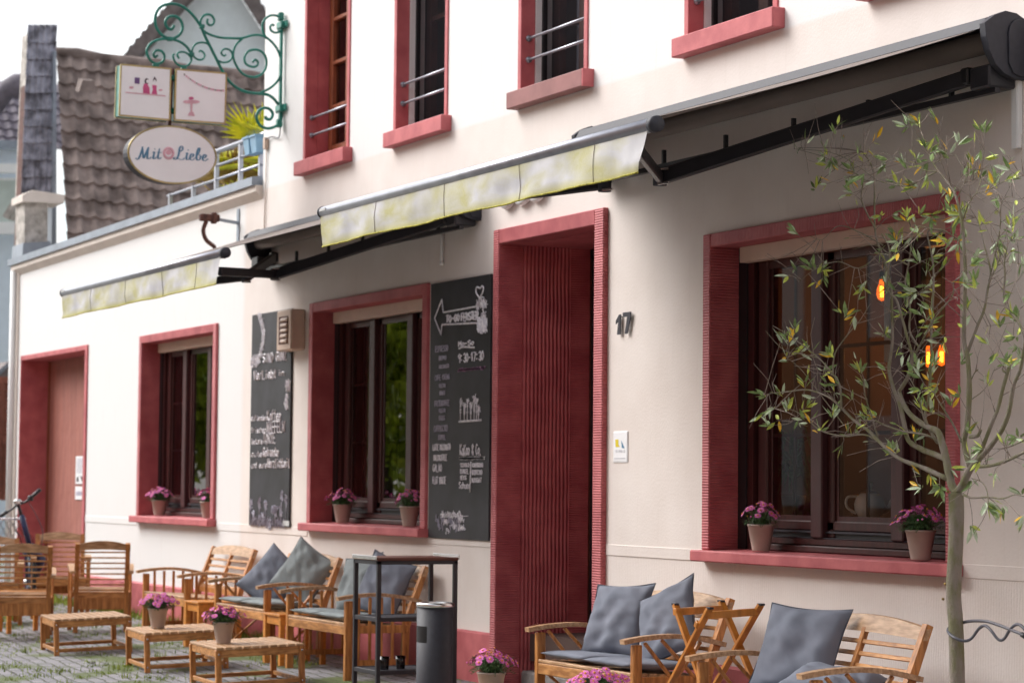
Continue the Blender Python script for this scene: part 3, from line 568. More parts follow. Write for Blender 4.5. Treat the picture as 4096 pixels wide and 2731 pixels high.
# gable house further back
gh = thing('gabled_house', 'pale house gable with brown verge tiles rising behind the ironwork bracket', 'house', (-54, 11, 0))
q = [PX(525, 245, 58), PX(873, -149, 58), PX(1118, 235, 58)]
b = MB().use('gable'); b.prism([q[0]+Vector((0, 0, -9)), q[2]+Vector((0, 0, -9)), q[2], q[1], q[0]], (-6, 0, 0)); o = b.obj('gable_wall', gh); world_child(o, gh)
b = MB().use('verge')
for s_, e_ in ((q[0], q[1]), (q[1], q[2])):
    d_ = (e_-s_).normalized(); b.bar(s_-d_*.6+Vector((.3, 0, .12)), e_+Vector((.3, 0, .12)), .35, .30)
    for k in range(14): pp = s_+(e_-s_)*(k/14); b.bar(pp+Vector((.3, 0, .13)), pp+d_*.10+Vector((.3, 0, .15)), .38, .33)
o = b.obj('roof_verges', gh); world_child(o, gh)
# pale blue house at the far left
bh = thing('pale_blue_house', 'pale blue rendered house at the left edge with a grey hipped roof', 'house', (-60, 6, 0))
def quadpx(b, pts, c, th): b.prism([PX(x, y, c) for x, y in pts], (-th, 0, 0))
b = MB().use('blueh'); quadpx(b, [(-260, 2450), (150, 2450), (150, 560), (-260, 560)], 58, 5); o = b.obj('wall', bh); world_child(o, bh)
b = MB().use('bg3'); o1 = PX(-200, 572, 57); tiles(b, o1, (0, 1, 0), (-.75, 0, .66), 16, 8, .26, .36, .05); r_ = b.obj('hipped_roof', bh, fix=False); world_child(r_, bh)
b = MB().use('bg3'); b.tube([PX(-60, 480, 57), PX(25, 360, 57), PX(60, 345, 57), PX(140, 345, 57)], [.22, .25, .3, .3], 8); rr_ = b.obj('hip_tiles', r_)
b = MB().use('zinc'); quadpx(b, [(-200, 592), (110, 592), (110, 562), (-200, 562)], 56.8, .3); o = b.obj('gutter', bh); world_child(o, bh)
b = MB().use('white'); quadpx(b, [(-200, 690), (120, 690), (120, 655), (-200, 655)], 56.9, .25); quadpx(b, [(-200, 935), (70, 935), (70, 888), (-200, 888)], 57.2, .3); o = b.obj('cornice', bh); world_child(o, bh)
b = MB().use('white'); quadpx(b, [(-60, 890), (80, 890), (80, 712), (-60, 712)], 57.5, .12); wn = b.obj('window', bh); world_child(wn, bh)
b = MB().use('blind'); quadpx(b, [(-50, 888), (70, 888), (70, 722), (-50, 722)], 57.35, .1); b.obj('roller_blind', wn)
b = MB().use('pier'); b.bar(PX(33, 875, 40), PX(78, 800, 40), .35, .10); o = b.obj('bracing_slab', bh); world_child(o, bh)
ls = thing('lean_to_roof', 'dark lean-to roof edge above the louvred shutters', 'roof', tuple(PX(40, 1500, 40)))
b = MB().use('verge'); b.prism([PX(-80, 1560, 40), PX(62, 1440, 40), PX(62, 1500, 40), PX(50, 1530, 40), PX(-80, 1600, 40)], (-1.5, 0, 0)); o = b.obj('roof_edge', ls); world_child(o, ls)
b = MB().use('zinc'); b.bar(PX(-80, 1558, 39.8), PX(55, 1438, 39.8), .1, .05); o = b.obj('flashing', ls); world_child(o, ls)
for k, (xa, xb, mt) in enumerate(((-40, 12, 'pier'), (12, 56, 'shutter'))):
    sh = thing('louvred_shutter', ('closed louvred shutter cut by the left edge of the photo', 'open red-brown louvred shutter beside the annex corner')[k], 'shutter', tuple(PX((xa+xb)/2, 1990, 38)), group='red-brown louvred shutters')
    b = MB().use('shutter')
    for (p, q_) in (((xa, 1990), (xa, 1520)), ((xb, 2000), (xb, 1515))): b.bar(PX(*p, 38), PX(*q_, 38), .06, .07)
    for yy in (1518, 1760, 1985): b.bar(PX(xa, yy, 38), PX(xb, yy, 38), .06, .09)
    o = b.obj('shutter_frame', sh); world_child(o, sh)
    b = MB().use('shutter')
    for j in range(30):
        yy = 1530+j*15.3; b.bar(PX(xa+2, yy, 38), PX(xb-2, yy, 38), .05, .035, up=(.7, 0, .7))
    o = b.obj('louvres', sh); world_child(o, sh)
# terrace railing and planting on the annex roof
rl_ = thing('terrace_railing', 'galvanised railing with three rails on the annex roof', 'railing', (-24, .3, 4.0))
b = MB().use('alu')
for xs in (-21.75, -22.6, -23.2, -23.95, -24.7, -25.5):
    b.bb(xs-.02, xs+.02, .29, .33, 4.0, 4.93 if xs > -24 else 4.66)
o = b.obj('posts', rl_); world_child(o, rl_)
for z, r, x0_ in ((4.94, .026, -24.0), (4.79, .014, -24.0), (4.645, .014, -25.6), (4.50, .014, -25.6)):
    b = MB().use('alu'); b.tube([(x0_, .31, z), (-21.72, .31, z)], r, 8); o = b.obj('rail', rl_); world_child(o, rl_)
for k in range(2):
    p0 = at(1003+k*28, 560-k*8, 1, .22); pl = thing('balcony_planter', ('light blue planter hanging on the terrace railing, left of two', 'light blue planter hanging on the terrace railing beside the cafe corner')[k], 'planter', tuple(p0-Vector((0, 0, .15))), group='light blue planters'); pl.scale = (.6, .6, .6)
    b = MB().use('planter'); b.prism([(-.14, -.09, .28), (.14, -.09, .28), (.11, -.06, 0), (-.11, -.06, 0)], (0, .17, 0)); b.bb(-.155, .155, -.105, .09, .26, .29); b.obj('tub', pl)
    b = MB().use('soil'); b.bb(-.13, .13, -.08, .07, .285, .295)
    rnd = random.Random(k)
    b.use('leafd')
    for q in range(40):
        x = rnd.uniform(-.12, .12); a = rnd.uniform(-.8, .8); h = rnd.uniform(.05, .16); b.add([(x-.01, 0, .28), (x+.01, 0, .28), (x+a*h, rnd.uniform(-.1, .1), .28+h)], [(0, 1, 2)])
    b.obj('plants', pl, fix=False)
def palm(loc, label, n, R, mats, seed, stem):
    t = thing('fan_palm', label, 'palm', loc); rnd = random.Random(seed)
    b = MB().use('palmd'); b.tube([(0, 0, 0), (.02, 0, stem)], [.07, .05], 8); b.obj('trunk', t)
    b = MB()
    for k in range(n):
        az = rnd.uniform(0, 6.28); el = rnd.uniform(-.1, 1.25); L = rnd.uniform(.35, .6)*R
        d = Vector((math.cos(az)*math.cos(el), math.sin(az)*math.cos(el), math.sin(el))); hub = Vector((0, 0, stem))+d*L
        b.use(mats[0] if rnd.random() < .8 else mats[1]); b.tube([(0, 0, stem), hub], .008, 4)
        sd_ = d.cross(Vector((0, 0, 1))).normalized(); up = sd_.cross(d)
        for j in range(-6, 7):
            a = j*.2; dd = (d*math.cos(a)+sd_*math.sin(a)).normalized(); ln = R*(.62-.02*abs(j)); droop = Vector((0, 0, -.12*ln))
            w_ = sd_*math.cos(a)-d*math.sin(a)
            m_ = hub+dd*ln*.5; e_ = hub+dd*ln+droop
            b.add([hub-w_*.006, m_-w_*.022+up*.0, e_, m_+w_*.022+up*.012], [(0, 1, 2), (0, 2, 3)])
    b.obj('fronds', t, fix=False); return t
palm((-24.7, 1.1, 4.0), 'tall yellow-green fan palm on the annex roof terrace', 14, .8, ('palm', 'palm'), 4, .85)
palm((-23.4, 1.1, 4.0), 'fan palm with yellow fronds close to the cafe wall', 12, .75, ('palm', 'palm'), 9, .85)
palm((-25.0, .8, 4.0), 'low browning palm behind the oval sign', 13, .75, ('palmd', 'palm'), 12, .5)
# ------------------------------------------------------------------ street side behind the view (mirrored in the panes, or blocking low sky light)
def tree_blob(loc, label, R, H, seed, nleaf=7000):
    t = thing('street_tree', label, 'tree', loc, group='trees along the street'); rnd = random.Random(seed)
    b = MB().use('trunk'); b.tube([(0, 0, 0), (.1, 0, H*.35), (.0, .1, H*.6)], [.22, .17, .08], 8); b.obj('trunk', t)
    b = MB().use('foliage'); cl = [(Vector((rnd.gauss(0, R*.45), rnd.gauss(0, R*.45), H*.6+rnd.gauss(0, H*.17))), rnd.uniform(.4, .9)) for _ in range(26)]
    for k in range(nleaf):
        c, r = rnd.choice(cl); p = c+Vector((rnd.gauss(0, r*.5), rnd.gauss(0, r*.5), rnd.gauss(0, r*.5))); s = rnd.uniform(.10, .24)
        d = Vector((rnd.uniform(-1, 1), rnd.uniform(-1, 1), rnd.uniform(-1, 1))).normalized(); e = d.orthogonal().normalized()
        b.add([p-d*s, p+e*s*.5, p+d*s, p-e*s*.5], [(0, 1, 2, 3)])
    b.obj('crown', t, fix=False)
for k, (x, y, H) in enumerate(((-46, -11.0, 7.5), (-42, -9.2, 6.5), (-52, -12, 8.5), (-47, -7.0, 6), (-54, -8.5, 8))):
    tree_blob((x, y, G(x)), 'leafy street tree reflected in the window panes', 2.4, H, k+1)
hs_ = thing('light_blocking_house', 'unseen house block added to limit light from the right', 'house', (34, -8, 0))  # unseen block, added to darken the right-facing reveals
b = MB().use('opp'); b.bb(-3, 5, -9, 12, 0, 6.5); b.obj('facade', hs_)
oh = thing('opposite_house', 'brick-coloured house across the street, seen only in reflections', 'house', (-30, -18.5, 0))
b = MB().use('opp'); b.bb(-12, 50, -4, 4, 0, 9); b.use('white')  # raised and set closer to shade the wall; orange warms its bounce
for k in range(18):
    for z in (1.2, 4): b.bb(-10+k*3.2, -8.8+k*3.2, 3.9, 4.05, z, z+1.5)
b.use('bg1'); b.prism([(-12.2, -4.3, 9), (-12.2, 0, 12), (-12.2, 4.3, 9)], (62.4, 0, 0)); b.obj('facade', oh)
# ------------------------------------------------------------------ awnings
def awning(xl, xr, label, BY, BZ, dz, il, ir):
    t = thing('folding_arm_awning', label, 'awning', ((xl+xr)/2, 0, 3.6+dz), group='folding arm awnings over the terrace')
    ox = (xl+xr)/2; X = lambda v: (v[0]-ox, v[1], v[2]-3.6)
    def O(b, n, p=t, m=None, **k): return b.obj(n, p, m, **k)
    # housing hood
    b = MB().use('anthra'); prof = [(0, 3.90), (-.08, 3.945), (-.16, 3.955), (-.22, 3.935), (-.262, 3.875), (-.25, 3.872), (-.21, 3.922), (-.15, 3.94), (-.08, 3.93), (0, 3.88)]
    b.prism([X((xl+.05, y, z)) for y, z in prof], (xr-xl-.1, 0, 0)); hood = O(b, 'housing')
    for e, s_ in ((xl, 1), (xr, -1)):
        b = MB().use('anthra'); cap = [(0, 3.935), (-.06, 3.965), (-.13, 3.972), (-.20, 3.945), (-.262, 3.90), (-.255, 3.83), (-.235, 3.76), (-.195, 3.69), (-.14, 3.645), (-.08, 3.625), (0, 3.62)]
        b.prism([X((e, y, z)) for y, z in cap], (s_*.05, 0, 0))
        rr = [(-.045+.075*math.cos(a*.5236), 3.86+.075*math.sin(a*.5236)) for a in range(7)]+[(-.118, 3.70), (-.09, 3.65), (-.045, 3.635), (0, 3.64), (.028, 3.70)]
        b.prism([X((e, min(-.002, y), z)) for y, z in rr], (-s_*.012, 0, 0)); O(b, 'end_cap', hood, bevel=.003)
    b = MB().use('canvas'); b.tube([X((xl+.06, -.12, 3.835)), X((xr-.06, -.12, 3.835))], .06, 14); O(b, 'fabric_roller')
    b = MB().use('anthrad'); b.bb(xl+.06-ox, xr-.06-ox, -.155, -.12, -.045, -.01)
    k = xl+.3
    while k < xr:
        b.bb(k-.010-ox, k+.010-ox, -.15, -.125, -.03, .08); k += .78
    b.bb(xl+.05-ox, xl+.22-ox, -.20, -.02, -.02, .10, .01); b.bb(xr-.22-ox, xr-.05-ox, -.20, -.02, -.02, .10, .01)
    O(b, 'torsion_bar')
    # canvas, slightly sagging, sewn panels
    b = MB().use('canvas'); nx, ny = 46, 12; vs = []
    for i in range(nx+1):
        for j in range(ny+1):
            s_ = j/ny; xa = xl+.07+(il-.03)*s_; xb_ = xr-.07-(ir-.06)*s_; x = xa+(xb_-xa)*i/nx; y = -.17+(BY+.17)*s_; z = 3.90+(BZ+.03-3.90)*s_-.016*math.sin(math.pi*s_)*(1+.25*math.sin(i*.7))
            vs.append(X((x, y, z)))
    fs = [(i*(ny+1)+j, (i+1)*(ny+1)+j, (i+1)*(ny+1)+j+1, i*(ny+1)+j+1) for i in range(nx) for j in range(ny)]
    b.add(vs, fs, True)
    if True:
        vs2 = [(v[0], v[1], v[2]+.004) for v in vs]; b.add(vs2, fs, True)
    O(b, 'canvas', fix=False)
    XL0, XR0 = xl, xr; xl, xr = xl+il, xr-ir
    b = MB().use('alu'); path = [X((xl, BY, BZ)), X((xr-.03, BY, BZ))]; b.tube(path, .036, 18); bar = O(b, 'front_rail')
    b = MB().use('anthra'); b.tube([X((xr-.03, BY, BZ)), X((xr+.015, BY, BZ))], [.042, .040], 18); b.tube([X((xl-.012, BY, BZ)), X((xl+.004, BY, BZ))], .040, 18); b.use('tag').bb(xl+.03-ox, xl+.13-ox, BY-.039, BY-.034, BZ-3.6+.0, BZ-3.6+.018); O(b, 'rail_end_caps', bar)
    # valance: object origin on the rail so its stains follow it
    b = MB(); b.use('valance'); nx, nz = 120, 8; vs = []; L_ = xr-xl-.05
    for i in range(nx+1):
        u = i/nx
        for j in range(nz+1):
            q = j/nz; x = -L_/2+L_*u; slant = -.10*q*max(0, (u-.93)/.07)**1.2
            y = -.009*q*math.sin(u*19+xl)+.005*math.sin(u*47+q*3)*q+.0025*math.sin(u*131)*q; z = -.028-.196*q-.003*math.sin(u*23)*q
            y += .02*q*noise.noise(Vector((u*9, q*1.5, xl)))
            vs.append((x+slant, y, z))
    fs = [(i*(nz+1)+j, (i+1)*(nz+1)+j, (i+1)*(nz+1)+j+1, i*(nz+1)+j+1) for i in range(nx) for j in range(nz)]
    b.add(vs, fs, True); va = O(b, 'valance', fix=False); va.location = (xl+.0+L_/2-ox, BY-.02, BZ-3.6)
    b = MB().use('canvasend'); b.tube([Vector(vs[i*(nz+1)+nz])+Vector((0, -.002, 0)) for i in range(nx+1)], .0055, 5); O(b, 'hem', va)
    b = MB().use('canvas')
    for u in (.22, .45, .68, .88):
        i = int(u*nx); b.tube([Vector(vs[i*(nz+1)+j])+Vector((0, -.003, 0)) for j in range(nz+1)], .0018, 4)
    O(b, 'panel_seams', va)
    # arms
    def arm(xs, e, xb, zs=3.67, zb=-.055):
        sh = X((xs, -.13, zs)); el = X(e); fr = X((xb, BY+.03, BZ+zb))
        b = MB().use('anthrad'); b.bar(sh, el, .045, .088, .008); b.bar(Vector(sh)+Vector((0, 0, -.04)), Vector(sh)+Vector((0, 0, .05)), .07, .07, .01)
        upper = O(b, 'upper_arm')
        b = MB().use('anthrad'); b.bar(el, fr, .04, .066, .008); O(b, 'forearm')
        b = MB().use('anthra'); e = Vector(el); b.tube([e+Vector((0, 0, -.046)), e+Vector((0, 0, .046))], .040, 12); b.use('steel'); b.bar(e+Vector((.03, -.03, .04)), e+Vector((.10, .0, .04)), .012, .012); b.bar(e+Vector((.03, -.03, -.04)), e+Vector((.10, .0, -.04)), .012, .012); O(b, 'elbow_joint')
        return upper
    az_ = lambda q: None
    return t, arm
A1, arm1 = awning(-14.74, -10.08, 'near awning with stained grey valance above the doorway and right-hand window', -2.09, 3.262, 0, .04, .18)
e = Vector((-11.99, -1.10, 3.255)); up = arm1(-10.40, e, -10.55)
b = MB().use('tag'); 
f0 = Vector((-10.45, -.13, 3.668)); f1 = Vector((e.x, e.y, e.z)); dd = (f1-f0).normalized(); sdv = Vector((0, 0, 1)).cross(dd).normalized()
if sdv.y > 0: sdv = -sdv
c0 = f0+dd*.62+sdv*.0245; zz = dd.cross(sdv); 
if zz.z < 0: zz = -zz
org = Vector(((-14.74-10.08)/2, 0, 3.6))
def lab(b, x0, x1, z0, z1, off): b.add([c0+dd*x0+zz*z0+sdv*off-org, c0+dd*x1+zz*z0+sdv*off-org, c0+dd*x1+zz*z1+sdv*off-org, c0+dd*x0+zz*z1+sdv*off-org], [(0, 1, 2, 3)])
lab(b, 0, .30, -.028, .028, .001); b.use('ink')
for k in range(7): lab(b, .015, .24+.03*((k*7) % 3), .022-k*.007, .0238-k*.007, .002)
b.use('yellow'); b.add([c0+dd*.285+zz*-.024+sdv*.003-org, c0+dd*.25+zz*-.024+sdv*.003-org, c0+dd*.268+zz*.002+sdv*.003-org], [(0, 1, 2)])
b.obj('warning_label', up, fix=False)
arm1(-14.35, Vector((-12.66, -1.10, 3.29)), -14.3)
A2, arm2 = awning(-21.45, -16.75, 'far awning with pale valance over the middle window, its folding arms in view', -2.0, 3.285, -.10, .15, .15)
arm2(-17.10, Vector((-18.29, -1.10, 3.27)), -17.1, 3.66, -.12)
arm2(-20.98, Vector((-18.98, -1.10, 3.30)), -20.9)
for p, q_, r, lb in (((-10.14, -.02, 3.69), (-10.14, -.02, 3.27), .022, 'white square cable conduit hanging below the right end of the near awning'), ((-17.44, -.02, 3.62), (-17.44, -.02, 3.25), .014, 'pale cable tube below the far awning left of the chalkboard')):
    t = thing('cable_conduit', lb, 'conduit', (p[0], 0, q_[2])); b = MB().use('white'); h = p[2]-q_[2]
    if r > .02: b.bb(-.03, .03, -.03, -.001, 0, h, .003); b.bb(-.022, .022, -.034, -.029, .0, h)
    else: b.tube([(0, -.02, 0), (0, -.02, h)], r, 8); b.tube([(0, -.02, -.02), (0, -.02, .01)], r*1.3, 8)
    b.obj('duct', t)
# ------------------------------------------------------------------ stroke lettering
GL = {'A': '00 26 40|12 32', 'B': '00 06 36 45 33 03|33 42 30 00', 'C': '45 26 04 02 20 41', 'D': '00 06 26 44 42 20 00', 'E': '46 06 00 40|03 33', 'F': '00 06 46|03 33', 'G': '45 26 04 02 20 41 43 23', 'H': '00 06|40 46|03 43', 'I': '20 26', 'J': '46 41 20 01', 'K': '00 06|46 03 40', 'L': '06 00 40', 'M': '00 06 23 46 40', 'N': '00 06 40 46', 'O': '20 02 04 26 44 42 20', 'P': '00 06 36 45 44 33 03', 'Q': '20 02 04 26 44 42 20|22 40', 'R': '00 06 36 45 44 33 03|23 40', 'S': '45 26 05 04 42 41 20 01', 'T': '06 46|26 20', 'U': '06 01 20 41 46', 'V': '06 20 46', 'W': '06 10 24 30 46', 'X': '00 46|06 40', 'Y': '06 23 46|23 20', 'Z': '06 46 00 40',
'0': '20 02 04 26 44 42 20', '1': '04 26 20', '3': '05 26 45 43 23 42 40 20 01', '7': '06 46 10', '9': '42 04 05 26 45 44 13|45 30', '-': '03 33', ':': '11 12|14 15', '&': '40 05 26 45 02 11 20 42', '.': '10 11', '!': '22 26|20 21',
'a': '43 24 02 01 20 42|44 40', 'o': '20 02 03 24 43 42 20', 'k': '00 06|34 02 30', 'e': '02 42 43 24 03 01 20 41', 'n': '00 04|02 24 43 40', 'i': '20 24|25 26', 'd': '41 20 02 04 24 43|46 40', 'l': '26 20 30', 'b': '06 00|02 24 43 41 20 01', 'r': '00 04|02 24 34', 's': '43 24 03 41 20 01', 't': '26 21 30|14 34', 'u': '04 01 20 41|44 40', 'm': '00 04|03 14 23 20|23 34 43 40', 'c': '43 24 02 20 41', 'h': '00 06|02 24 43 40', 'g': '43 24 02 20 42|44 4- 20', 'v': '04 20 44', 'z': '04 44 00 40', 'f': '10 15 26 36|04 34', 'p': '00 04|02 24 43 41 20 01', 'y': '04 21|44 00', 'ß': '00 05 26 35 23 42 20 10'}
def scribble(b, cx, cz, w_, h_, y, rad, n, rnd, ang=None):
    for k in range(n):
        a = rnd.uniform(0, 6.28) if ang is None else ang+rnd.gauss(0, .25); l = rnd.uniform(.3, 1)
        p = Vector((cx+rnd.uniform(-w_, w_)*.5, y, cz+rnd.uniform(-h_, h_)*.5)); d = Vector((math.cos(a), 0, math.sin(a)))*.03*l
        b.tube([p-d, p+d], rad, 3, smooth=False)
def wbox(b, text, bx, rad, y, rnd=None, rise=0):
    (x0, z0), (x1, z1) = bx; n = len(text); cell = (x1-x0)/n; h = z1-z0; rnd = rnd or random.Random(n*7+ord(text[0]))
    for i, ch_ in enumerate(text):
        if ch_ == ' ': continue
        g = GL.get(ch_) or GL.get(ch_.upper()) or GL['I']; jz = rnd.uniform(-.04, .04)*h
        for st in g.split('|'):
            pts = [(x0+i*cell+int(tk[0])/4*cell*.74, y, z0+int(tk[1])/6*h+jz+rise*i*cell) for tk in st.split() if '-' not in tk]
            if len(pts) > 1: b.tube(pts, rad, 4, smooth=False)
# right chalkboard; (u, v) are read off the board in photo pixels
def RB(px, py):
    f = (px-1731)/243; top = 1135-40*f; bot = 2149+12*f; return (1.12*(f*(1.06-.06*f)), 2.01*(bot-py)/(bot-top))
r1 = lambda u, v: RB(1700+u/2.75, 1080+v/2.75)
r2 = lambda u, v: RB(1700+u/2.703, 1600+v/2.703)
cb = thing('chalkboard', 'tall menu chalkboard with an arrow and opening hours, between the middle window and the doorway', 'chalkboard', (-17.64, 0, 1.085), group='wall chalkboards')
b = MB().use('board'); b.bb(0, 1.12, -.022, -.004, 0, 2.01, .002); b.obj('board', cb)
y = -.024; rnd = random.Random(5); XZ = lambda q: (q[0], y, q[1])
b = MB().use('chalk')
b.tube([XZ(r1(*p)) for p in ((640, 350), (585, 405), (230, 465), (213, 320), (135, 530), (208, 712), (218, 600), (600, 585))], .0075, 4, smooth=False)
wbox(b, 'TO-GO', (r1(265, 580), r1(415, 485)), .0085, y); wbox(b, 'FENSTER', (r1(432, 565), r1(625, 455)), .0085, y)
b.tube(smoothline([XZ(r1(*p)) for p in ((645, 330), (595, 250), (600, 190), (635, 200), (655, 180), (675, 195), (665, 250), (632, 310), (625, 345))]), .008, 4)
b.tube(smoothline([XZ(r1(*p)) for p in ((660, 335), (650, 310), (658, 295), (668, 305), (678, 300), (675, 318), (660, 335))]), .005, 4)
def spot(f, u, v, du, dv, n, rad, ang=None):
    a = f(u, v); c = f(u+du, v-dv); scribble(b, a[0], a[1], abs(c[0]-a[0]), abs(c[1]-a[1]), y, rad, n, rnd, ang)
spot(r1, 655, 385, 110, 80, 60, .0045); spot(r1, 665, 600, 105, 150, 110, .006, 1.9); spot(r1, 670, 500, 60, 60, 24, .005)
wbox(b, 'Mo-So', (r1(405, 845), r1(580, 770)), .0065, y); b.tube(smoothline([XZ(r1(*p)) for p in ((408, 865), (460, 848), (580, 855))]), .008, 4)
wbox(b, '9:30-17:30', (r1(405, 1020), r1(690, 895)), .0065, y)
b.obj('arrow_and_hours', cb, fix=False)
b = MB().use('chalkpink'); spot(r1, 545, 1090, 300, 20, 60, .006, .1); b.obj('pink_underline', cb, fix=False)
b = MB().use('chalkd')
for tx, f, u0, v0, u1, v1 in (('ESPRESSO', r1, 148, 905, 290, 825), ('DOPPIO', r1, 190, 995, 270, 940), ('MACCHIATO', r1, 190, 1085, 300, 1035), ('CAFE CREMA', r1, 145, 1215, 312, 1145), ('KLEIN', r1, 195, 1295, 265, 1250), ('GROSS', r1, 198, 1378, 260, 1330), ('FILTERKAFFEE', r1, 148, 1500, 310, 1430), ('KLEIN', r2, 192, 135, 262, 92), ('GROSS', r2, 192, 222, 258, 170), ('CAPPUCCINO', r2, 140, 345, 292, 272), ('DOPPEL', r2, 190, 430, 268, 378)):
    wbox(b, tx, (f(u0, v0), f(u1, v1)), .0048, y)
spot(r2, 300, 1330, 270, 120, 50, .004, 1.57)
b.obj('faint_menu', cb, fix=False)
b = MB().use('chalk')
for tx, f, u0, v0, u1, v1 in (('LATTE MACCHIATO', r2, 130, 545, 322, 475), ('MILCHKAFFEE', r2, 140, 655, 285, 590), ('GALAO', r2, 132, 775, 232, 695), ('FLAT WHITE', r2, 132, 905, 278, 830), ('KaKao & Co.', r2, 425, 600, 665, 475),
    ('SCHOKO', r2, 432, 725, 532, 680), ('DUNKEL', r2, 432, 795, 525, 745), ('WEISS', r2, 432, 860, 500, 815), ('Schuss', r2, 420, 955, 540, 885), ('KINDERKAKAO', r2, 562, 725, 680, 680), ('BABYCCINO', r2, 560, 805, 672, 755), ('NOUGAT', r2, 558, 890, 668, 840)):
    wbox(b, tx, (f(u0, v0), f(u1, v1)), .0048 if v0-v1 > 60 else .004, y)
for u, v, du, dv in ((335, 1235, 230, 26), (446, 1290, 60, 16), (284, 1316, 60, 18), (362, 1350, 64, 18), (448, 1380, 66, 20), (298, 1410, 26, 18)): spot(r2, u, v, du, dv, max(6, du//4), .004)
b.tube([XZ(r2(412, 235)), XZ(r2(655, 218))], .009, 4); spot(r2, 555, 628, 260, 18, 90, .006, .0); b.tube([XZ(r2(546, 665)), XZ(r2(540, 995))], .007, 4); b.tube([XZ(r2(220, 1262)), XZ(r2(520, 1250))], .0035, 4)
for u, v, k in ((425, 20, 2), (468, 60, 4), (500, 10, 1), (538, 50, 4), (575, -20, 5), (622, 90, 3), (600, 10, 1)):
    a = XZ(r2(u, 222)); c = XZ(r2(u, v)); b.tube([a, c], .0045, 4)
    for j in range(k*2): q = j/(k*2); p = Vector(a).lerp(Vector(c), .35+.65*q); b.tube([p-Vector((.014, 0, -.01)), p+Vector((.014, 0, .01))], .0045, 3)
    spot(r2, u, v, 26, 26, 9, .004)
b.obj('menu_lines', cb, fix=False)
# left chalkboard
def LB(px, py):
    g = (py-1262)/835; f = (px-(1018-15*g))/160; top = 1262-26*f; bot = 2097+9*f; return (1.07*f, 1.99*(bot-py)/(bot-top))
l1 = lambda u, v: LB(980+u/3.268, 1220+v/3.268)
l2 = lambda u, v: LB(980+u/3.014, 1600+v/3.014)
cl = thing('chalkboard', 'tall slogan chalkboard left of the beige vent box, flowers drawn along its foot', 'chalkboard', (-21.85, 0, 1.105), group='wall chalkboards')
b = MB().use('board'); b.bb(0, 1.07, -.022, -.004, 0, 1.99, .002); b.obj('board', cl)
b = MB().use('chalk'); rnd = random.Random(9)
sp_ = [(222, 130), (245, 180), (262, 250), (278, 330), (282, 420), (268, 510), (256, 600), (235, 680)]
for k in range(70):
    q = k/70*7; i = int(q); t_ = q-i; spot(l1, sp_[i][0]*(1-t_)+sp_[min(i+1, 7)][0]*t_, sp_[i][1]*(1-t_)+sp_[min(i+1, 7)][1]*t_, 34, 16, 4, .0045)
spot(l1, 165, 745, 110, 110, 70, .006)
wbox(b, 'WIR SIND GANZ', (l1(140, 775), l1(590, 610)), .010, y); wbox(b, 'VerLiebt', (l1(155, 985), l1(460, 840)), .011, y); wbox(b, 'in', (l1(478, 935), l1(560, 850)), .009, y)
spot(l1, 598, 1060, 60, 130, 46, .006, 1.2); spot(l1, 578, 1270, 50, 170, 50, .006, 2.0)
for a_, c2_, u0, v0, u1, v1, w0, w1_ in (('duftenden', 'Kaffee', 305, 250, 475, 120, 105, 170), ('frischen', 'WAFFELN', 300, 395, 520, 255, 105, 325), ('leckere', 'TORTE', 255, 530, 410, 400, 105, 465), ('gute', 'Getraenke', 255, 680, 445, 570, 105, 600), ('und eure', 'Herzlichkeit', 310, 815, 575, 700, 105, 700)):
    wbox(b, c2_, (l2(u0, v0), l2(u1, v1)), .008, y); wbox(b, a_, (l2(w0, v0+5), l2(u0-5, v0-70)), .0055, y)
b.obj('slogan', cl, fix=False)
b = MB().use('chalkd')
for u, v in ((100, 1200), (208, 1190), (282, 1220), (400, 1290), (465, 1270), (530, 1160), (480, 1100), (205, 1400), (245, 1360), (130, 1340), (330, 1440)):
    a = XZ(l2(u-10, 1500)); c = XZ(l2(u, v)); b.tube([a, c], .004, 3)
    for j in range(7): spot(l2, u, v+j*16, 28, 14, 3, .0055)
spot(l2, 395, 1320, 70, 60, 70, .010); spot(l2, 300, 1470, 420, 70, 120, .004, 1.57)
b.obj('drawn_flowers', cl, fix=False)
b = MB().use('tag'); a = l2(485, 1528); c = l2(560, 1448); b.bb(a[0], c[0], -.026, -.0225, max(.01, a[1]), c[1]); b.obj('paper_note', cl)
# vent box
vb = thing('vent_box', 'beige louvred vent box on the wall between chalkboard and middle window', 'vent', (-20.85, 0, 2.70))
b = MB().use('roller'); b.bb(0, .37, -.14, 0, 0, .37, .012); b.obj('case', vb)
b = MB().use('rust'); b.bb(.06, .30, -.143, -.1405, .06, .31); b.obj('opening', vb)  # dark plate stands in for the shaded hollow of the vent
b = MB().use('roller')
for k in range(5): b.bar((.14, -.15, .085+k*.048), (.295, -.15, .085+k*.048), .02, .03, .003, up=(0, .5, 1))
b.obj('louvres', vb)
# number 17
for k, (ch_, x, pts) in enumerate((('1', -14.505, [(0, 0), (.045, .0), (.05, .135), (.028, .135), (-.018, .095), (-.018, .072), (.018, .092)]), ('7', -14.395, [(0, 0), (.038, .0), (.082, .115), (.082, .145), (-.028, .145), (-.028, .115), (.035, .115)]))):
    t = thing('house_number_digit', 'black metal house number digit %s on the wall right of the doorway' % ch_, 'house number', (x, 0, 2.53), group='house number seventeen')
    b = MB().use('anthra'); b.prism([(px_, -.022, pz) for px_, pz in pts], (0, .008, 0)); b.obj('digit', t, bevel=.001)
    b = MB().use('anthra'); b.tube([(.02, -.014, .03), (.02, 0, .03)], .004, 6); b.tube([(.04, -.014, .12), (.04, 0, .12)], .004, 6); b.obj('spacer_pins', t)
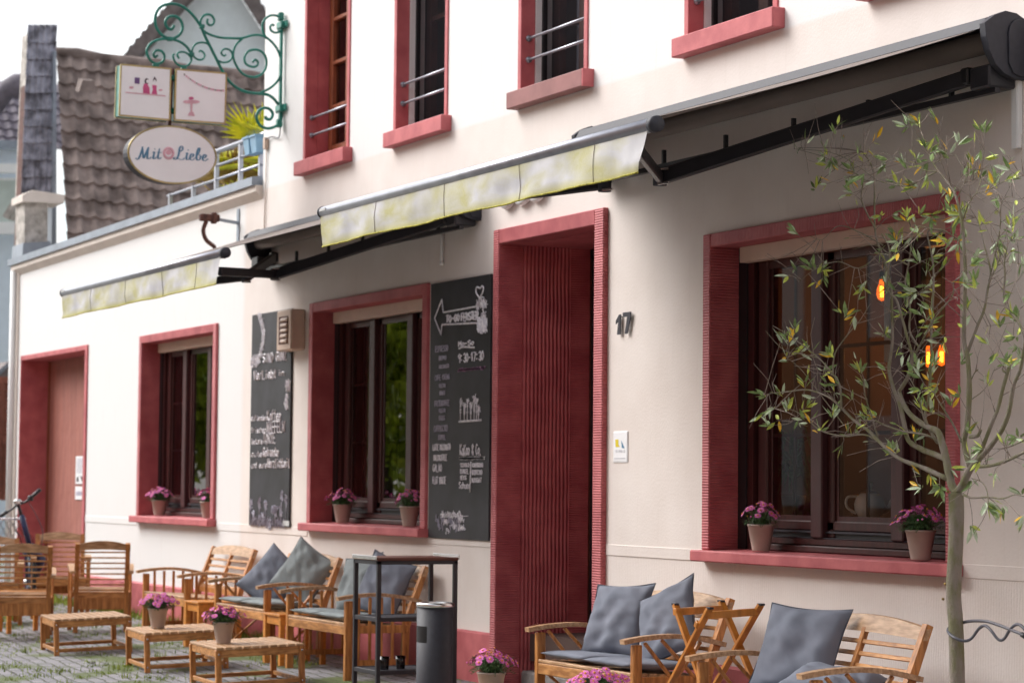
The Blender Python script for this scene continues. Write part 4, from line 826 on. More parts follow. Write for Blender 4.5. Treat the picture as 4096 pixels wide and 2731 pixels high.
# stroller plaque
pl = thing('pram_plaque', 'small white rounded plaque with yellow and blue prams right of the doorway', 'plaque', (-14.57, 0, 1.67))
b = MB().use('signface'); b.bb(0, .195, -.008, 0, 0, .2, .004); b.bb(-.006, .201, -.006, 0, -.006, .206, .004); b.obj('plate', pl)
b = MB(); y = -.0095
b.use('yellow'); b.add([(.03, y, .15), (.075, y, .15), (.075, y, .115), (.10, y, .10), (.035, y, .10)], [(0, 1, 2, 3, 4)])
b.use('bluep'); b.add([(.115, y, .145), (.165, y, .09), (.125, y, .092)], [(0, 1, 2)])
b.use('chalkd')
for x in (.05, .09, .12, .16): b.tube([(x+.009*math.cos(a*.785), y, .07+.009*math.sin(a*.785)) for a in range(9)], .0012, 3)
for k in range(12): b.tube([(.02+k*.013, y, .022), (.028+k*.013, y, .022)], .0022, 3)
b.obj('pram_symbols', pl, fix=False)
# lettering above the door, mostly hidden by the valance
wl = thing('cut_out_letters', 'white cut-out script letters above the doorway, mostly behind the valance', 'lettering', (-16.25, 0, 3.585))
b = MB().use('white')
for x in (0, .26, .50): b.tube(smoothline([(x-.12, -.03, .22), (x-.10, -.03, .06), (x+.0, -.03, .0), (x+.12, -.03, .05), (x+.14, -.03, .2)]), [.03]*25, 8)
b.obj('letters', wl)
# gate notices
for k, (z0, z1, x0) in enumerate(((1.47, 1.81, -29.2), (1.28, 1.44, -29.2))):
    t = thing('gate_notice', ('tall white printed notice on the brownish gate', 'small white and blue sticker below the notice on the gate')[k], 'notice', (x0, .345, z0))
    b = MB().use('signface'); wd = .42 if k == 0 else .52; h = z1-z0; b.bb(0, wd, -.006, .0, 0, h, .002); b.obj('sheet', t)
    b = MB().use('chalkd')
    if k == 0:
        for j in range(8): b.bb(.06, .36, -.0085, -.0065, h-.04-j*.023, h-.032-j*.023)
        b.use('ink'); b.prism([(.05, -.008, .03), (.16, -.008, .03), (.13, -.008, .09), (.07, -.008, .08)], (0, .001, 0)); b.prism([(.22, -.008, .10), (.30, -.008, .09), (.38, -.008, .03), (.28, -.008, .04)], (0, .001, 0))
    else:
        b.bb(.05, .36, -.0085, -.0065, .05, .10); b.use('bluep'); b.bb(.39, .50, -.0085, -.0065, .02, .14)
    b.obj('print', t)
# ------------------------------------------------------------------ hanging sign
SX = -21.14
def sp(px, py, dx=0): p = at(px, py, 0, SX); p.x += dx; return p
br = thing('sign_bracket', 'ornate green wrought iron scroll bracket on the cafe wall corner', 'bracket', (SX, 0, 5.5))
z1 = lambda x, y: (x/1.96, y/1.96)
def scroll(pts, r, nm='scroll', k=5, taper=False):
    b = MB().use('green'); P = smoothline([sp(*z1(x, y)) for x, y in pts], k); rr = r
    if taper: rr = [r*(1-.45*i/len(P)) for i in range(len(P))]
    b.tube(P, rr, 7, sx=1.0); o = b.obj(nm, br); world_child(o, br)
def spiral(cx, cy, r0, r1, a0, turns, n=22):
    return [(cx+(r0+(r1-r0)*i/n)*math.cos(a0+turns*6.2832*i/n), cy+(r0+(r1-r0)*i/n)*math.sin(a0+turns*6.2832*i/n)) for i in range(n+1)]
scroll([(1365, 200), (1345, 232), (1312, 218), (1296, 175), (1320, 138), (1370, 130), (1415, 160), (1432, 215), (1410, 270), (1350, 305), (1280, 285), (1228, 220), (1216, 140), (1245, 70), (1310, 36), (1390, 38), (1460, 72), (1520, 130), (1575, 210), (1610, 290), (1650, 370), (1700, 470), (1745, 560), (1790, 630), (1850, 685), (1930, 722), (2020, 735), (2100, 745), (2160, 790), (2200, 860), (2205, 930), (2170, 985), (2100, 1008), (2040, 985), (2012, 930), (2025, 875), (2070, 848), (2115, 858), (2138, 895), (2120, 935), (2088, 932), (2080, 912)], .0145)
scroll([(1645, 185), (1625, 165), (1635, 150), (1660, 160), (1678, 150), (1665, 185), (1640, 196)][:0]+[(1628, 150), (1625, 180), (1645, 200), (1670, 190), (1678, 155), (1655, 122), (1615, 116), (1582, 140), (1572, 185), (1590, 235), (1640, 270), (1720, 295), (1820, 302), (1900, 300), (1985, 278), (2060, 283), (2125, 325), (2175, 390), (2203, 470), (2205, 560), (2180, 630), (2120, 690), (2040, 730)], .012)
scroll([(2150, 205), (2135, 195), (2118, 212), (2125, 240), (2155, 258), (2190, 250), (2218, 215), (2215, 165), (2180, 130), (2130, 122), (2085, 145), (2058, 190), (2062, 250), (2090, 305)], .011)
scroll([(1980, 490), (2000, 470), (2022, 490), (2010, 520), (1970, 525), (1925, 498), (1918, 445), (1950, 402), (2010, 392), (2060, 415), (2088, 470), (2080, 540), (2040, 590), (1980, 606), (1910, 585), (1855, 520), (1828, 440), (1845, 360), (1900, 305)], .012)
scroll([(1770, 430), (1758, 440), (1742, 430), (1735, 410), (1755, 388), (1790, 388), (1818, 415), (1818, 455), (1790, 485), (1740, 490), (1700, 470)], .010)
scroll([(1560, 410), (1570, 400), (1590, 410), (1605, 435), (1590, 465), (1555, 470), (1520, 445), (1505, 400), (1525, 355), (1570, 336), (1625, 345), (1660, 390)], .010)
scroll([(1430, 450), (1445, 440), (1440, 465), (1405, 462), (1390, 430), (1405, 412), (1450, 412), (1490, 440), (1500, 475), (1470, 515), (1420, 520), (1375, 490), (1357, 440), (1368, 425)][3:], .010)
scroll([(1235, 435), (1215, 450), (1205, 420), (1225, 398), (1265, 402), (1290, 440), (1275, 485), (1230, 502), (1185, 480), (1155, 430), (1152, 390), (1185, 340), (1250, 312), (1330, 308), (1400, 325), (1460, 365), (1495, 420), (1500, 470)], .0125)
b = MB().use('green')
p0 = at(1135, 75, 0, SX); b.bb(SX-.016, SX+.016, -.045, -.02, 4.86, 5.83)
for z in (5.76, 4.98):
    b.bb(SX-.07, SX+.07, -.06, 0, z-.035, z+.035, .01); b.prism([(SX-.12, -.03, z-.03), (SX-.12, -.03, z+.03), (SX-.06, -.03, z)], (0, .02, 0)); b.prism([(SX+.12, -.03, z-.03), (SX+.12, -.03, z+.03), (SX+.06, -.03, z)], (0, .02, 0))
b.bb(SX-.03, SX+.03, -.065, -.015, 5.80, 5.88, .01); b.bb(SX-.03, SX+.03, -.065, -.015, 4.80, 4.88, .01)
for x, yy in ((1330, 308), (1582, 210), (1500, 430), (1225, 515), (1440, 532)):
    q = sp(*z1(x, yy)); b.box(q, (.04, .05, .04), .006)
o = b.obj('wall_bar', br); world_child(o, br)
# two square light boxes and the oval sign
def at_x(px, py, x): return at(px, py, 0, x)
def signbox(pts, label, depth):
    P = [at_x(x/1.96, y/1.96, SX+.06) for x, y in pts]; c = sum(P, Vector())/4
    t = thing('light_box_sign', label, 'sign', tuple(c), group='square sign boxes under the bracket')
    b = MB().use('green'); b.prism(P, (-depth, 0, 0)); o = b.obj('box', t); world_child(o, t)
    cc = c; b = MB().use('signface'); Q = [cc+(p-cc)*.965+Vector((.002, 0, 0)) for p in P]; b.prism(Q, (.004, 0, 0)); o = b.obj('face', t); world_child(o, t)
    b = MB().use('gold')
    for k in range(4): b.bar(P[k], P[(k+1) % 4], .014, .014); b.bar(P[k]+Vector((-depth, 0, 0)), P[(k+1) % 4]+Vector((-depth, 0, 0)), .014, .014)
    o = b.obj('rim', t); world_child(o, t); return t, P
s1, P1 = signbox([(948, 508), (1337, 542), (1328, 942), (935, 905)], 'square sign box with two figures behind a pink counter', .13)
s2, P2 = signbox([(1380, 545), (1773, 578), (1762, 970), (1368, 942)], 'square sign box with a pink bunting and cake stand', .13)
def on(t, pts, m, th=.003, off=.068):
    b = MB().use(m); b.prism([at_x(x/1.96, y/1.96, SX+off) for x, y in pts], (th, 0, 0)); return b
def join_prisms(t, name, items):
    b = MB()
    for m, pts, off in items:
        b.use(m); b.prism([at_x(x/1.96, y/1.96, SX+off) for x, y in pts], (.002, 0, 0))
    o = b.obj(name, t, fix=True); world_child(o, t)
ell = lambda cx, cy, rx, ry, n=10: [(cx+rx*math.cos(i*6.2832/n), cy+ry*math.sin(i*6.2832/n)) for i in range(n)]
join_prisms(s1, 'figures', [('purplep', [(1057, 608), (1095, 612), (1093, 660), (1055, 656)], .068), ('pinkl', [(985, 722), (1298, 750), (1298, 758), (985, 730)], .068),
    ('pinkl', ell(1030, 688, 18, 10), .0682), ('pinkl', ell(1258, 708, 16, 8), .0682), ('pinkp', [(1128, 660), (1150, 655), (1172, 690), (1175, 738), (1122, 732), (1120, 690)], .069), ('hair', ell(1150, 640, 17, 26), .0686), ('signface', ell(1157, 640, 11, 15), .0716),
    ('pinkp', [(1193, 668), (1228, 672), (1226, 705), (1232, 742), (1188, 738), (1198, 705)], .069), ('hair', ell(1213, 630, 14, 16), .0686), ('hair', ell(1212, 610, 6, 6), .0692), ('signface', ell(1212, 638, 9, 12), .0716)])
bt = []
for k in range(20):
    q = k/19; x = 1445+q*305; yy = 580+130*(1-(1-q)**2)-5*q
    bt.append(('pinkp' if k % 3 else 'rust', [(x-6, yy), (x+7, yy+2), (x, yy+18)], .068))
bt += [('pinkl', ell(1500, 800, 66, 15, 14), .068), ('pinkp', ell(1498, 772, 20, 12), .0685), ('pinkl', [(1492, 812), (1508, 812), (1506, 880), (1494, 880)], .0675), ('pinkl', [(1485, 880), (1515, 880), (1528, 912), (1472, 908)], .068)]
join_prisms(s2, 'bunting_and_cake', bt)
ct = at_x(1340/1.96, 1215/1.96, SX+.08); ov = thing('oval_sign', 'white oval sign box reading Mit Liebe below the square boxes', 'sign', tuple(ct))
def ovalpts(s_, off): return [at_x((1350+345*s_*math.cos(a))/1.96, (1215+222*s_*math.sin(a)+22*s_*math.cos(a))/1.96, SX+off) for a in [i*6.2832/44 for i in range(44)]]
b = MB().use('anthra'); b.prism(ovalpts(1, .06), (-.17, 0, 0)); o = b.obj('box', ov); world_child(o, ov)
b = MB().use('signface'); b.prism(ovalpts(.975, .062), (.004, 0, 0)); o = b.obj('face', ov); world_child(o, ov)
b = MB().use('gold'); P = ovalpts(1, .062); b.tube(P+[P[0]], .009, 6); P = ovalpts(1, -.11); b.tube(P+[P[0]], .009, 6); o = b.obj('rim', ov); world_child(o, ov)
# script lettering built from brush strokes
def script(strokes, m, name, parent, rad=.0085):
    b = MB().use(m)
    for st in strokes:
        P = smoothline([at_x(x/1.96, y/1.96, SX+.067) for x, y in st], 5); n = len(P)
        rr = []
        for i in range(n):
            t = (P[min(i+1, n-1)]-P[max(i-1, 0)]).normalized(); rr.append(rad*(.42+.75*abs(t.z)**1.5)*(.6+.4*math.sin(math.pi*min(1, max(0, i/(n-1))))))
        b.tube(P, rr, 6)
    o = b.obj(name, parent); world_child(o, parent)
script([[(1062, 1240), (1078, 1250), (1092, 1235), (1105, 1200), (1118, 1150)], [(1118, 1150), (1120, 1195), (1126, 1240), (1145, 1200), (1162, 1158)], [(1166, 1155), (1158, 1200), (1155, 1240), (1170, 1245), (1188, 1232)],
    [(1196, 1198), (1210, 1192), (1204, 1222), (1202, 1244), (1214, 1245), (1226, 1232)], [(1212, 1172), (1215, 1168)], [(1252, 1165), (1244, 1200), (1238, 1235), (1248, 1247), (1266, 1236)], [(1230, 1194), (1270, 1198)]], 'bluep', 'word_mit', ov)
script([[(1402, 1175), (1412, 1190), (1432, 1172), (1430, 1152), (1416, 1150), (1406, 1175), (1400, 1215), (1388, 1244), (1370, 1250), (1362, 1241), (1378, 1236), (1405, 1249), (1430, 1253), (1447, 1240)],
    [(1455, 1205), (1468, 1200), (1462, 1228), (1462, 1250), (1474, 1252), (1486, 1240)], [(1474, 1180), (1477, 1176)],
    [(1492, 1236), (1512, 1228), (1516, 1212), (1502, 1208), (1490, 1228), (1492, 1250), (1510, 1256), (1526, 1242)],
    [(1532, 1240), (1556, 1205), (1566, 1170), (1558, 1162), (1546, 1190), (1540, 1235), (1548, 1257), (1566, 1250), (1572, 1228), (1562, 1214)], [(1572, 1228), (1590, 1232)],
    [(1588, 1242), (1608, 1236), (1616, 1220), (1602, 1214), (1590, 1234), (1592, 1256), (1608, 1262), (1632, 1246)]], 'bluep', 'word_liebe', ov)
b = MB().use('pinkl'); P = [at_x((1322+36*math.cos(a))/1.96, (1202+40*math.sin(a))/1.96, SX+.068) for a in [i*.3142 for i in range(21)]]; b.tube(P, .012, 6)
b.prism([at_x((1322+22*math.cos(a))/1.96, (1196+20*math.sin(a))/1.96, SX+.067) for a in [i*.5236 for i in range(12)]], (.003, 0, 0)); o = b.obj('pink_swirl', ov); world_child(o, ov)
b = MB().use('rust'); b.tube([at_x(1352/1.96, 540/1.96, SX), at_x(1330/1.96, 985/1.96, SX)], .016, 8); o = b.obj('hanger_rod', br); world_child(o, br)
b = MB().use('green')
for x, y0_, y1_ in ((1208, 500, 530), (1437, 520, 560)): b.tube([at_x(x/1.96, y0_/1.96, SX), at_x(x/1.96, y1_/1.96, SX)], .016, 6)
for yy in (615, 870): b.box(at_x(1356/1.96, yy/1.96, SX), (.08, .05, .05), .01)
o = b.obj('hangers', br); world_child(o, br)
jb = thing('cable_junction', 'small junction with a thin cable below the sign bracket at the wall corner', 'cable', (-21.55, 0, 4.7)); b = MB().use('roller'); b.bb(-.03, .03, -.04, 0, -.05, .06, .006); b.obj('junction', jb)
b = MB().use('cable'); b.tube(smoothline([(.42, -.03, .16), (.36, -.02, .02), (.15, -.015, .05), (.02, -.03, .04)]), .006, 5); b.use('cream').tube([(0, -.012, -.05), (-.03, -.012, -.85)], .007, 5); b.obj('cable', jb)
# rusty pipe clamp on a zinc bracket
pc = thing('pipe_clamp_bracket', 'rusty open pipe clamp on a grey wall bracket above the far awning', 'bracket', (-22.45, 0, 3.95))
zc = at(955, 905, 1, 0); pc.location = (zc.x, 0, zc.z)
b = MB().use('zinc'); b.bb(-.035, .035, -.012, 0, -.16, .17, .003); b.bar((0, -.01, .03), (0, -.26, .06), .03, .03, .003); b.obj('wall_plate', pc)
b = MB().use('rust'); b.bb(-.03, .03, -.40, -.20, .03, .10, .01); b.bb(-.035, .035, -.28, -.23, .01, .12, .01); b.tube(smoothline([(0, -.33, .03), (0, -.36, -.06), (0, -.33, -.15), (0, -.25, -.21), (0, -.24, -.25)]), .012, 6, sx=1.8); b.obj('clamp', pc)
# ------------------------------------------------------------------ furniture
def seat_proto(kind, W, nsl, centre, arms, label, cat, pale='woodpale'):
    """origin: ground under the top of the back; sitter faces -y"""
    t = thing(kind, label, cat); H = W/2; D = .75
    def O(b, n, p=t): return b.obj(n, p)
    for s_ in (-1, 1):
        x = s_*H
        b = MB().use('woodv'); b.bar((x, -D+.06, -.045), (x, -D+.06, .575), .045, .058, .005, up=(0, 1, 0)); O(b, 'front_leg')
        b = MB().use('woodv'); b.sweep([(s_*(H-.045), -.20, 0), (s_*(H-.045), -.19, .36), (s_*(H-.045), -.155, .48), (s_*(H-.045), -.02, .835)], .045, [.05, .055, .05, .04], (1, 0, 0)); O(b, 'rear_leg')
        b = MB().use(pale); P = smoothline([(x, -D-.035, .592), (x, -D+.10, .612), (x, -D+.30, .622), (x, -.26, .603), (x+s_*-.01, -.085, .565)], 4)
        n = len(P); b.sweep(P, [.062-.012*abs(i/n-.3) for i in range(n)], .027, (1, 0, 0)); O(b, 'armrest')
        b = MB().use('woodv')
        if arms == 'x':
            for p, q in (((-.635, .585), (-.44, .36)), ((-.52, .60), (-.28, .36)), ((-.255, .585), (-.43, .36))): b.bar((x, p[0], p[1]), (x, q[0], q[1]), .018, .026, .003, up=(1, 0, 0))
            for p, q in (((-.66, .33), (-.28, .03)), ((-.24, .33), (-.60, .03))): b.bar((x, p[0], p[1]), (x, q[0], q[1]), .016, .024, .003, up=(1, 0, 0))
        else:
            for k in range(5):
                yy = -D+.145+k*.095; b.bar((x, yy, .105), (x, yy, .60), .016, .024, .003, up=(0, 1, 0))
            b.bar((x, -D+.08, .10), (x, -.2, .10), .02, .045, .003)
        O(b, 'side_slats')
        b = MB().use('woodv'); b.bar((s_*(H-.004), -D+.09, .355), (s_*(H-.004), -.18, .355), .022, .06, .003); O(b, 'side_rail')
    b = MB().use('wood'); b.bb(-H+.02, H-.02, -D+.035, -D+.058, .315, .385, .004); b.bb(-H+.03, H-.03, -.215, -.195, .32, .38, .004); O(b, 'seat_apron')
    b = MB().use(pale)
    for k in range(8): yy = -D+.06+k*.066; b.bb(-H+.025, H-.025, yy-.026, yy+.026, .388-.004*k, .408-.004*k, .004)
    O(b, 'seat')
    # arched head rail in the reclined plane
    rc = lambda z: -.155+(z-.48)*.38
    b = MB().use(pale); n = 18; top = []; bot = []
    for i in range(n+1):
        x = -(H-.02)+(W-.04)*i/n; q = 1-(2*i/n-1)**2; top.append((x, .815+.045*q)); bot.append((x, (.757 if nsl < 6 else .765)+.014*q))
    vs = []
    for dy in (-.014, .014):
        for x, z in top: vs.append((x, rc(z)+dy, z))
        for x, z in bot: vs.append((x, rc(z)+dy, z))
    m_ = n+1; fs = []
    for i in range(n):
        fs += [(i, i+1, m_+i+1, m_+i), (2*m_+i, 2*m_+i+1, 3*m_+i+1, 3*m_+i), (i, i+1, 2*m_+i+1, 2*m_+i), (m_+i, m_+i+1, 3*m_+i+1, 3*m_+i)]
    fs += [(0, m_, 3*m_, 2*m_), (n, m_+n, 3*m_+n, 2*m_+n)]
    b.add(vs, fs); O(b, 'head_rail')
    z0 = .45 if nsl < 6 else .36; z1 = .79
    for k in range(nsl):
        z = z0+.02+(z1-z0-.05)*(k+.35)/(nsl-.5) if nsl > 5 else .47+k*.062
        yk = rc(z) if z > .48 else -.19+(z-.36)*.29
        b = MB().use('wood'); b.box((0, yk, z), (W-.13, .014 if nsl < 6 else .024, .024 if nsl < 6 else .014), .003, Matrix.Rotation(-.35 if nsl < 6 else 0, 3, 'X')); O(b, 'back_slat')
    if centre:
        b = MB().use('woodv'); b.bar((0, rc(.40), .40), (0, rc(.79), .79), .036, .03, .003, up=(0, 1, 0)); O(b, 'centre_stile')
    b = MB().use('woodv')
    if nsl < 6: b.bar((-H+.06, rc(.445), .43), (H-.06, rc(.445), .43), .022, .055, .003)
    if nsl > 5:
        b.bar((-H+.06, -.195, .27), (H-.06, -.195, .27), .022, .11, .003)
        for z in (.19, .25): pass
    O(b, 'lower_rail'); return t
GB = 'wooden two-seat benches along the cafe wall'
benchX = seat_proto('garden_bench', 1.27, 5, True, 'x', '', 'bench')
benchV = seat_proto('garden_bench', 1.27, 5, True, 'v', '', 'bench')
armch = seat_proto('garden_armchair', .58, 8, False, 'v', '', 'armchair')
def putseat(o, x, y, rz, label, group, sz=1.0):
    o.location = (x, y, G(x, y)); o.rotation_euler = (0, 0, rz); o.scale = (1, 1, sz); o['label'] = label; o['group'] = group; return o
S2 = putseat(benchX, -13.25, -.20, 0, 'wooden bench with crossed arm slats and two slate cushions, right of the doorway', GB)
S1 = putseat(dup(benchX), -10.86, -.42, R_(-4), 'wooden bench under the large window, its bare slatted back showing beside one cushion', GB)
S4 = putseat(dup(benchX), -19.92, -.07, 0, 'wooden bench with crossed arm slats and a pale cushion set, below the middle window', GB, 1.0)
S3 = putseat(benchV, -18.08, -.08, 0, 'wooden bench with upright arm slats behind the black shelf', GB)
S5 = putseat(dup(benchV), -22.05, -.07, 0, 'bare honey-coloured wooden bench without cushions under the left chalkboard', GB)
GA = 'wooden armchairs grouped at the far end'
putseat(armch, -23.25, -1.03, R_(-104), 'wooden armchair seen from behind, nearest the bare bench', GA, 1.055)
putseat(dup(armch), -22.9, -1.90, R_(-102), 'wooden armchair seen from behind at the left edge of the photo', GA, 1.08)
putseat(dup(armch), -26.4, -.60, R_(76), 'wooden armchair facing the viewer in front of the red gateway', GA, 1.04)
putseat(dup(armch), -25.75, -1.50, R_(76), 'wooden armchair at the far left, mostly hidden behind another chair', GA, 1.05)
# low slatted tables
def table_proto(L=.691, W=.791, H=.322):
    t = thing('coffee_table', '', 'table')
    b = MB().use('woodpale'); n = 10
    for k in range(n):
        x = L*(k+.5)/n; b.bb(x-L/n/2+.007, x+L/n/2-.007, .003, W-.003, H-.018, H, .003)
    b.obj('top', t)
    b = MB().use('wood')
    for y0 in (.012, W-.032): b.bb(.044, L-.044, y0, y0+.02, H-.075, H-.019, .003)
    for x0 in (.012, L-.032): b.bb(x0, x0+.02, .044, W-.044, H-.075, H-.019, .003)
    b.obj('apron', t)
    for x in (.022, L-.022):
        for y in (.022, W-.022):
            b = MB().use('woodv'); b.bb(x-.021, x+.021, y-.021, y+.021, 0, H-.019, .004); lg = b.obj('leg', t)
            b = MB().use('steel')
            for z in (H-.05, .045): b.tube([(x, y-.0205*(1 if y < .1 else -1), z), (x, y-.024*(1 if y < .1 else -1), z)], .008, 8)
            b.obj('bolts', lg)
    b = MB().use('wood')
    for y0 in (.012, W-.032): b.bb(.044, L-.044, y0, y0+.02, .03, .062, .003)
    for x0 in (.012, L-.032): b.bb(x0, x0+.02, .044, W-.044, .03, .062, .003)
    b.obj('stretchers', t); return t
tb = table_proto(); GT = 'low slatted wooden tables'
TP = []
def puttable(o, x, y, a, label):
    o.location = (x, y, G(x, y)); o.rotation_euler = (Matrix.Rotation(.04, 3, 'X') @ Matrix.Rotation(a, 3, 'Z')).to_euler(); o['label'] = label; o['group'] = GT; TP.append(o); return o
TAB = [(-21.11, -2.07, 1.469, 'low slatted table without a pot, farthest left of the row'), (-19.057, -1.878, 1.478, 'middle low slatted table with a daisy pot at its near corner'), (-17.311, -1.868, 1.509, 'nearest of the three low slatted tables, a full pink daisy pot on it'),
       (-12.75, -2.10, 1.50, 'low slatted table just below the frame under the doorway daisy pot'), (-11.05, -2.10, 1.5, 'low slatted table below the frame under the cut-off daisies')]
for i, (x, y, a, lb) in enumerate(TAB): puttable(tb if i == 0 else dup(tb), x, y, a, lb)
fs_ = dup(tb); fs_.name = 'footstool'; fs_['category'] = 'footstool'; puttable(fs_, -23.9, -2.9, 1.45, 'very low wooden footstool behind the left-hand armchair'); fs_.scale = (1, 1, .62); fs_['group'] = 'x'; del fs_['group']
# small orange side tables
def side_table(x, y, label, h=.42, rz=0):
    t = thing('side_table', label, 'side table', (x, y, G(x, y)), rz, 'small bright orange side tables')
    b = MB().use('woodorange')
    for k in range(5): b.bb(-.2+k*.08+.003, -.2+(k+1)*.08-.003, -.21, .21, h-.02, h, .003)
    b.obj('top', t); b = MB().use('woodorange')
    for s_ in (-1, 1): b.bb(-.17, .17, s_*.18-.01, s_*.18+.01, h-.09, h-.021, .003); b.bb(s_*.18-.01, s_*.18+.01, -.17, .17, h-.09, h-.021, .003)
    b.obj('apron', t)
    for sx in (-1, 1):
        for sy in (-1, 1): b = MB().use('woodorange'); b.bb(sx*.18-.022, sx*.18+.022, sy*.18-.022, sy*.18+.022, 0, h-.021, .003); b.obj('leg', t)
side_table(-19.0, -.62, 'bright orange side table between the two cushioned benches left of the shelf')
side_table(-20.98, -.66, 'bright orange side table beside the bare bench, behind the daisy pot')
side_table(-24.0, -1.62, 'orange side table seen between the two armchair backs')
# ------------------------------------------------------------------ cushions
def pillow(loc, size, rot, label, m='cushion', th=.15, seed=1, group='loose back cushions', sag=.0):
    rnd = random.Random(seed); n = 22; s_ = size/2; vs = []; b = MB().use(m)
    for side in (1, -1):
        for i in range(n+1):
            for j in range(n+1):
                u = -1+2*i/n; v = -1+2*j/n
                pin = .085*(1-v*v); piv = .085*(1-u*u)
                x = u*s_*(1-pin*abs(u)**2)+.0; z = v*s_*(1-piv*abs(v)**2)
                e = max(0, (1-u*u))**.42*max(0, (1-v*v))**.42
                h = th/2*e*(1+.25*sag*-v)
                w_ = noise.noise(Vector((u*2.1+seed, v*2.1, side*3+seed)))*.03*e + noise.noise(Vector((u*3+v*5+seed, v*2-u*2, side+seed)))*.014*e**.5
                rad_ = math.sin(math.atan2(v, u)*4+seed)*0.004*(1-e)*1.5
                cr = -.012*math.exp(-((u*.8+v*.6+.25*math.sin(seed))/.10)**2)*e*(1 if side > 0 else 0)
                vs.append((x, -side*(h+w_*(1 if h > .004 else 0)+rad_+cr), z-sag*.05*e))
    m_ = (n+1)**2; fs = []
    for sd_ in range(2):
        for i in range(n):
            for j in range(n): a = sd_*m_+i*(n+1)+j; fs.append((a, a+1, a+n+2, a+n+1))
    b.add(vs, fs, True); o = b.obj('cushion', None, fix=True)
    bm = bmesh.new(); bm.from_mesh(o.data); bmesh.ops.remove_doubles(bm, verts=bm.verts, dist=.0012); bmesh.ops.recalc_face_normals(bm, faces=bm.faces); bm.to_mesh(o.data); bm.free()
    md = o.modifiers.new('s', 'SUBSURF'); md.levels = md.render_levels = 1
    sm = MB().use('seam'); pts = []
    for k in range(4*n):
        q, r = divmod(k, n); t_ = -1+2*r/n; u, v = ((t_, -1), (1, t_), (-t_, 1), (-1, -t_))[q]
        x = u*s_*(1-.085*(1-v*v)*abs(u)**2); z = v*s_*(1-.085*(1-u*u)*abs(v)**2); pts.append((x, 0, z))
    sm.tube(pts+[pts[0]], .0035, 5); so_ = sm.obj('piping', o)
    o.location = loc; o.rotation_euler = rot; tag(o, label, 'cushion', group); return o
def local(o, x, y, z):
    a = o.rotation_euler[2]; return (o.location.x+x*math.cos(a)-y*math.sin(a), o.location.y+x*math.sin(a)+y*math.cos(a), o.location.z+z)
def pad(bn, x, label, m='cushion', seed=1, dy=0, tilt=0):
    rnd = random.Random(seed); b = MB().use(m); n = 14; vs = []; sx, sy, th = .285, .27, .055
    for side in (1, -1):
        for i in range(n+1):
            for j in range(n+1):
                u = -1+2*i/n; v = -1+2*j/n; e = (max(0, 1-abs(u)**5)*max(0, 1-abs(v)**5))**.5
                vs.append((u*sx*(1-.02*(1-v*v)), v*sy*(1-.02*(1-u*u)), side*th/2*e+.006*noise.noise(Vector((u*2+seed, v*2, 1)))+.012*v*tilt))
    m_ = (n+1)**2; fs = [(q*m_+i*(n+1)+j, q*m_+i*(n+1)+j+1, q*m_+(i+1)*(n+1)+j+1, q*m_+(i+1)*(n+1)+j) for q in range(2) for i in range(n) for j in range(n)]
    b.add(vs, fs, True); o = b.obj('seat_pad', None)
    bm = bmesh.new(); bm.from_mesh(o.data); bmesh.ops.remove_doubles(bm, verts=bm.verts, dist=.001); bmesh.ops.recalc_face_normals(bm, faces=bm.faces); bm.to_mesh(o.data); bm.free()
    o.location = local(bn, x, -.44+dy, .437); o.rotation_euler = (R_(-2.5), 0, bn.rotation_euler[2]); tag(o, label, 'seat pad', 'flat seat pads on the benches')
pad(S2, -.31, 'slate seat pad on the left half of the bench right of the doorway', seed=1)
pad(S2, .30, 'slate seat pad on the right half of the bench right of the doorway', seed=2, dy=-.015)
pad(S1, -.30, 'slate seat pad under the big cushion below the large window', seed=3)
pad(S1, .30, 'slate seat pad at the right end of the bench below the large window', seed=4)
pad(S4, -.30, 'grey-green seat pad on the left half of the crossed-slat bench below the middle window', 'cushiong', seed=5)
pad(S4, .30, 'grey-green seat pad on the right half of the crossed-slat bench below the middle window', 'cushiong', seed=6)
pad(S3, -.31, 'grey-blue seat pad on the left half of the bench behind the shelf', 'cushiong', seed=7)
pad(S3, .30, 'grey-blue seat pad on the right half of the bench behind the shelf', 'cushiong', seed=8, dy=-.02)
pillow(local(S2, -.33, -.30, .665), .49, (R_(-24), R_(-3), R_(20)), 'slate cushion standing against the back of the bench right of the doorway, left of two', seed=1)
pillow(local(S2, .22, -.25, .675), .49, (R_(-20), R_(-22), R_(18)), 'slate cushion with one corner up behind the folding tray stand', seed=2)
pillow(local(S1, -.28, -.29, .655), .52, (R_(-26), R_(2), R_(24)), 'large slate cushion leaning on the bench below the large window', seed=3, th=.17)
pillow(local(S1, .34, -.44, .53), .46, (R_(-78), R_(8), R_(35)), 'pale slate cushion lying flat behind the right armrest below the large window', seed=4, th=.14)
pillow(local(S4, -.36, -.28, .62), .50, (R_(-30), R_(32), R_(30)), 'slumped slate cushion on the left of the bench below the middle window', seed=5, th=.17)
pillow(local(S4, .24, -.22, .69), .49, (R_(-20), R_(28), R_(28)), 'grey-green cushion standing on one corner below the middle window', 'cushiong', seed=6)
pillow(local(S3, -.22, -.26, .67), .49, (R_(-20), R_(-8), R_(16)), 'grey-green cushion seen through the left side of the black shelf', 'cushiong', seed=7)
pillow(local(S3, .26, -.24, .67), .49, (R_(-18), R_(14), R_(22)), 'grey-blue cushion seen through the right side of the black shelf', seed=8)
nb = thing('folded_napkins', 'small pinkish paper bundle between the benches left of the shelf', 'napkins', local(S4, .50, -.42, .47)); b = MB().use('pier'); b.bb(-.05, .07, -.05, .05, 0, .03, .01); b.obj('bundle', nb)
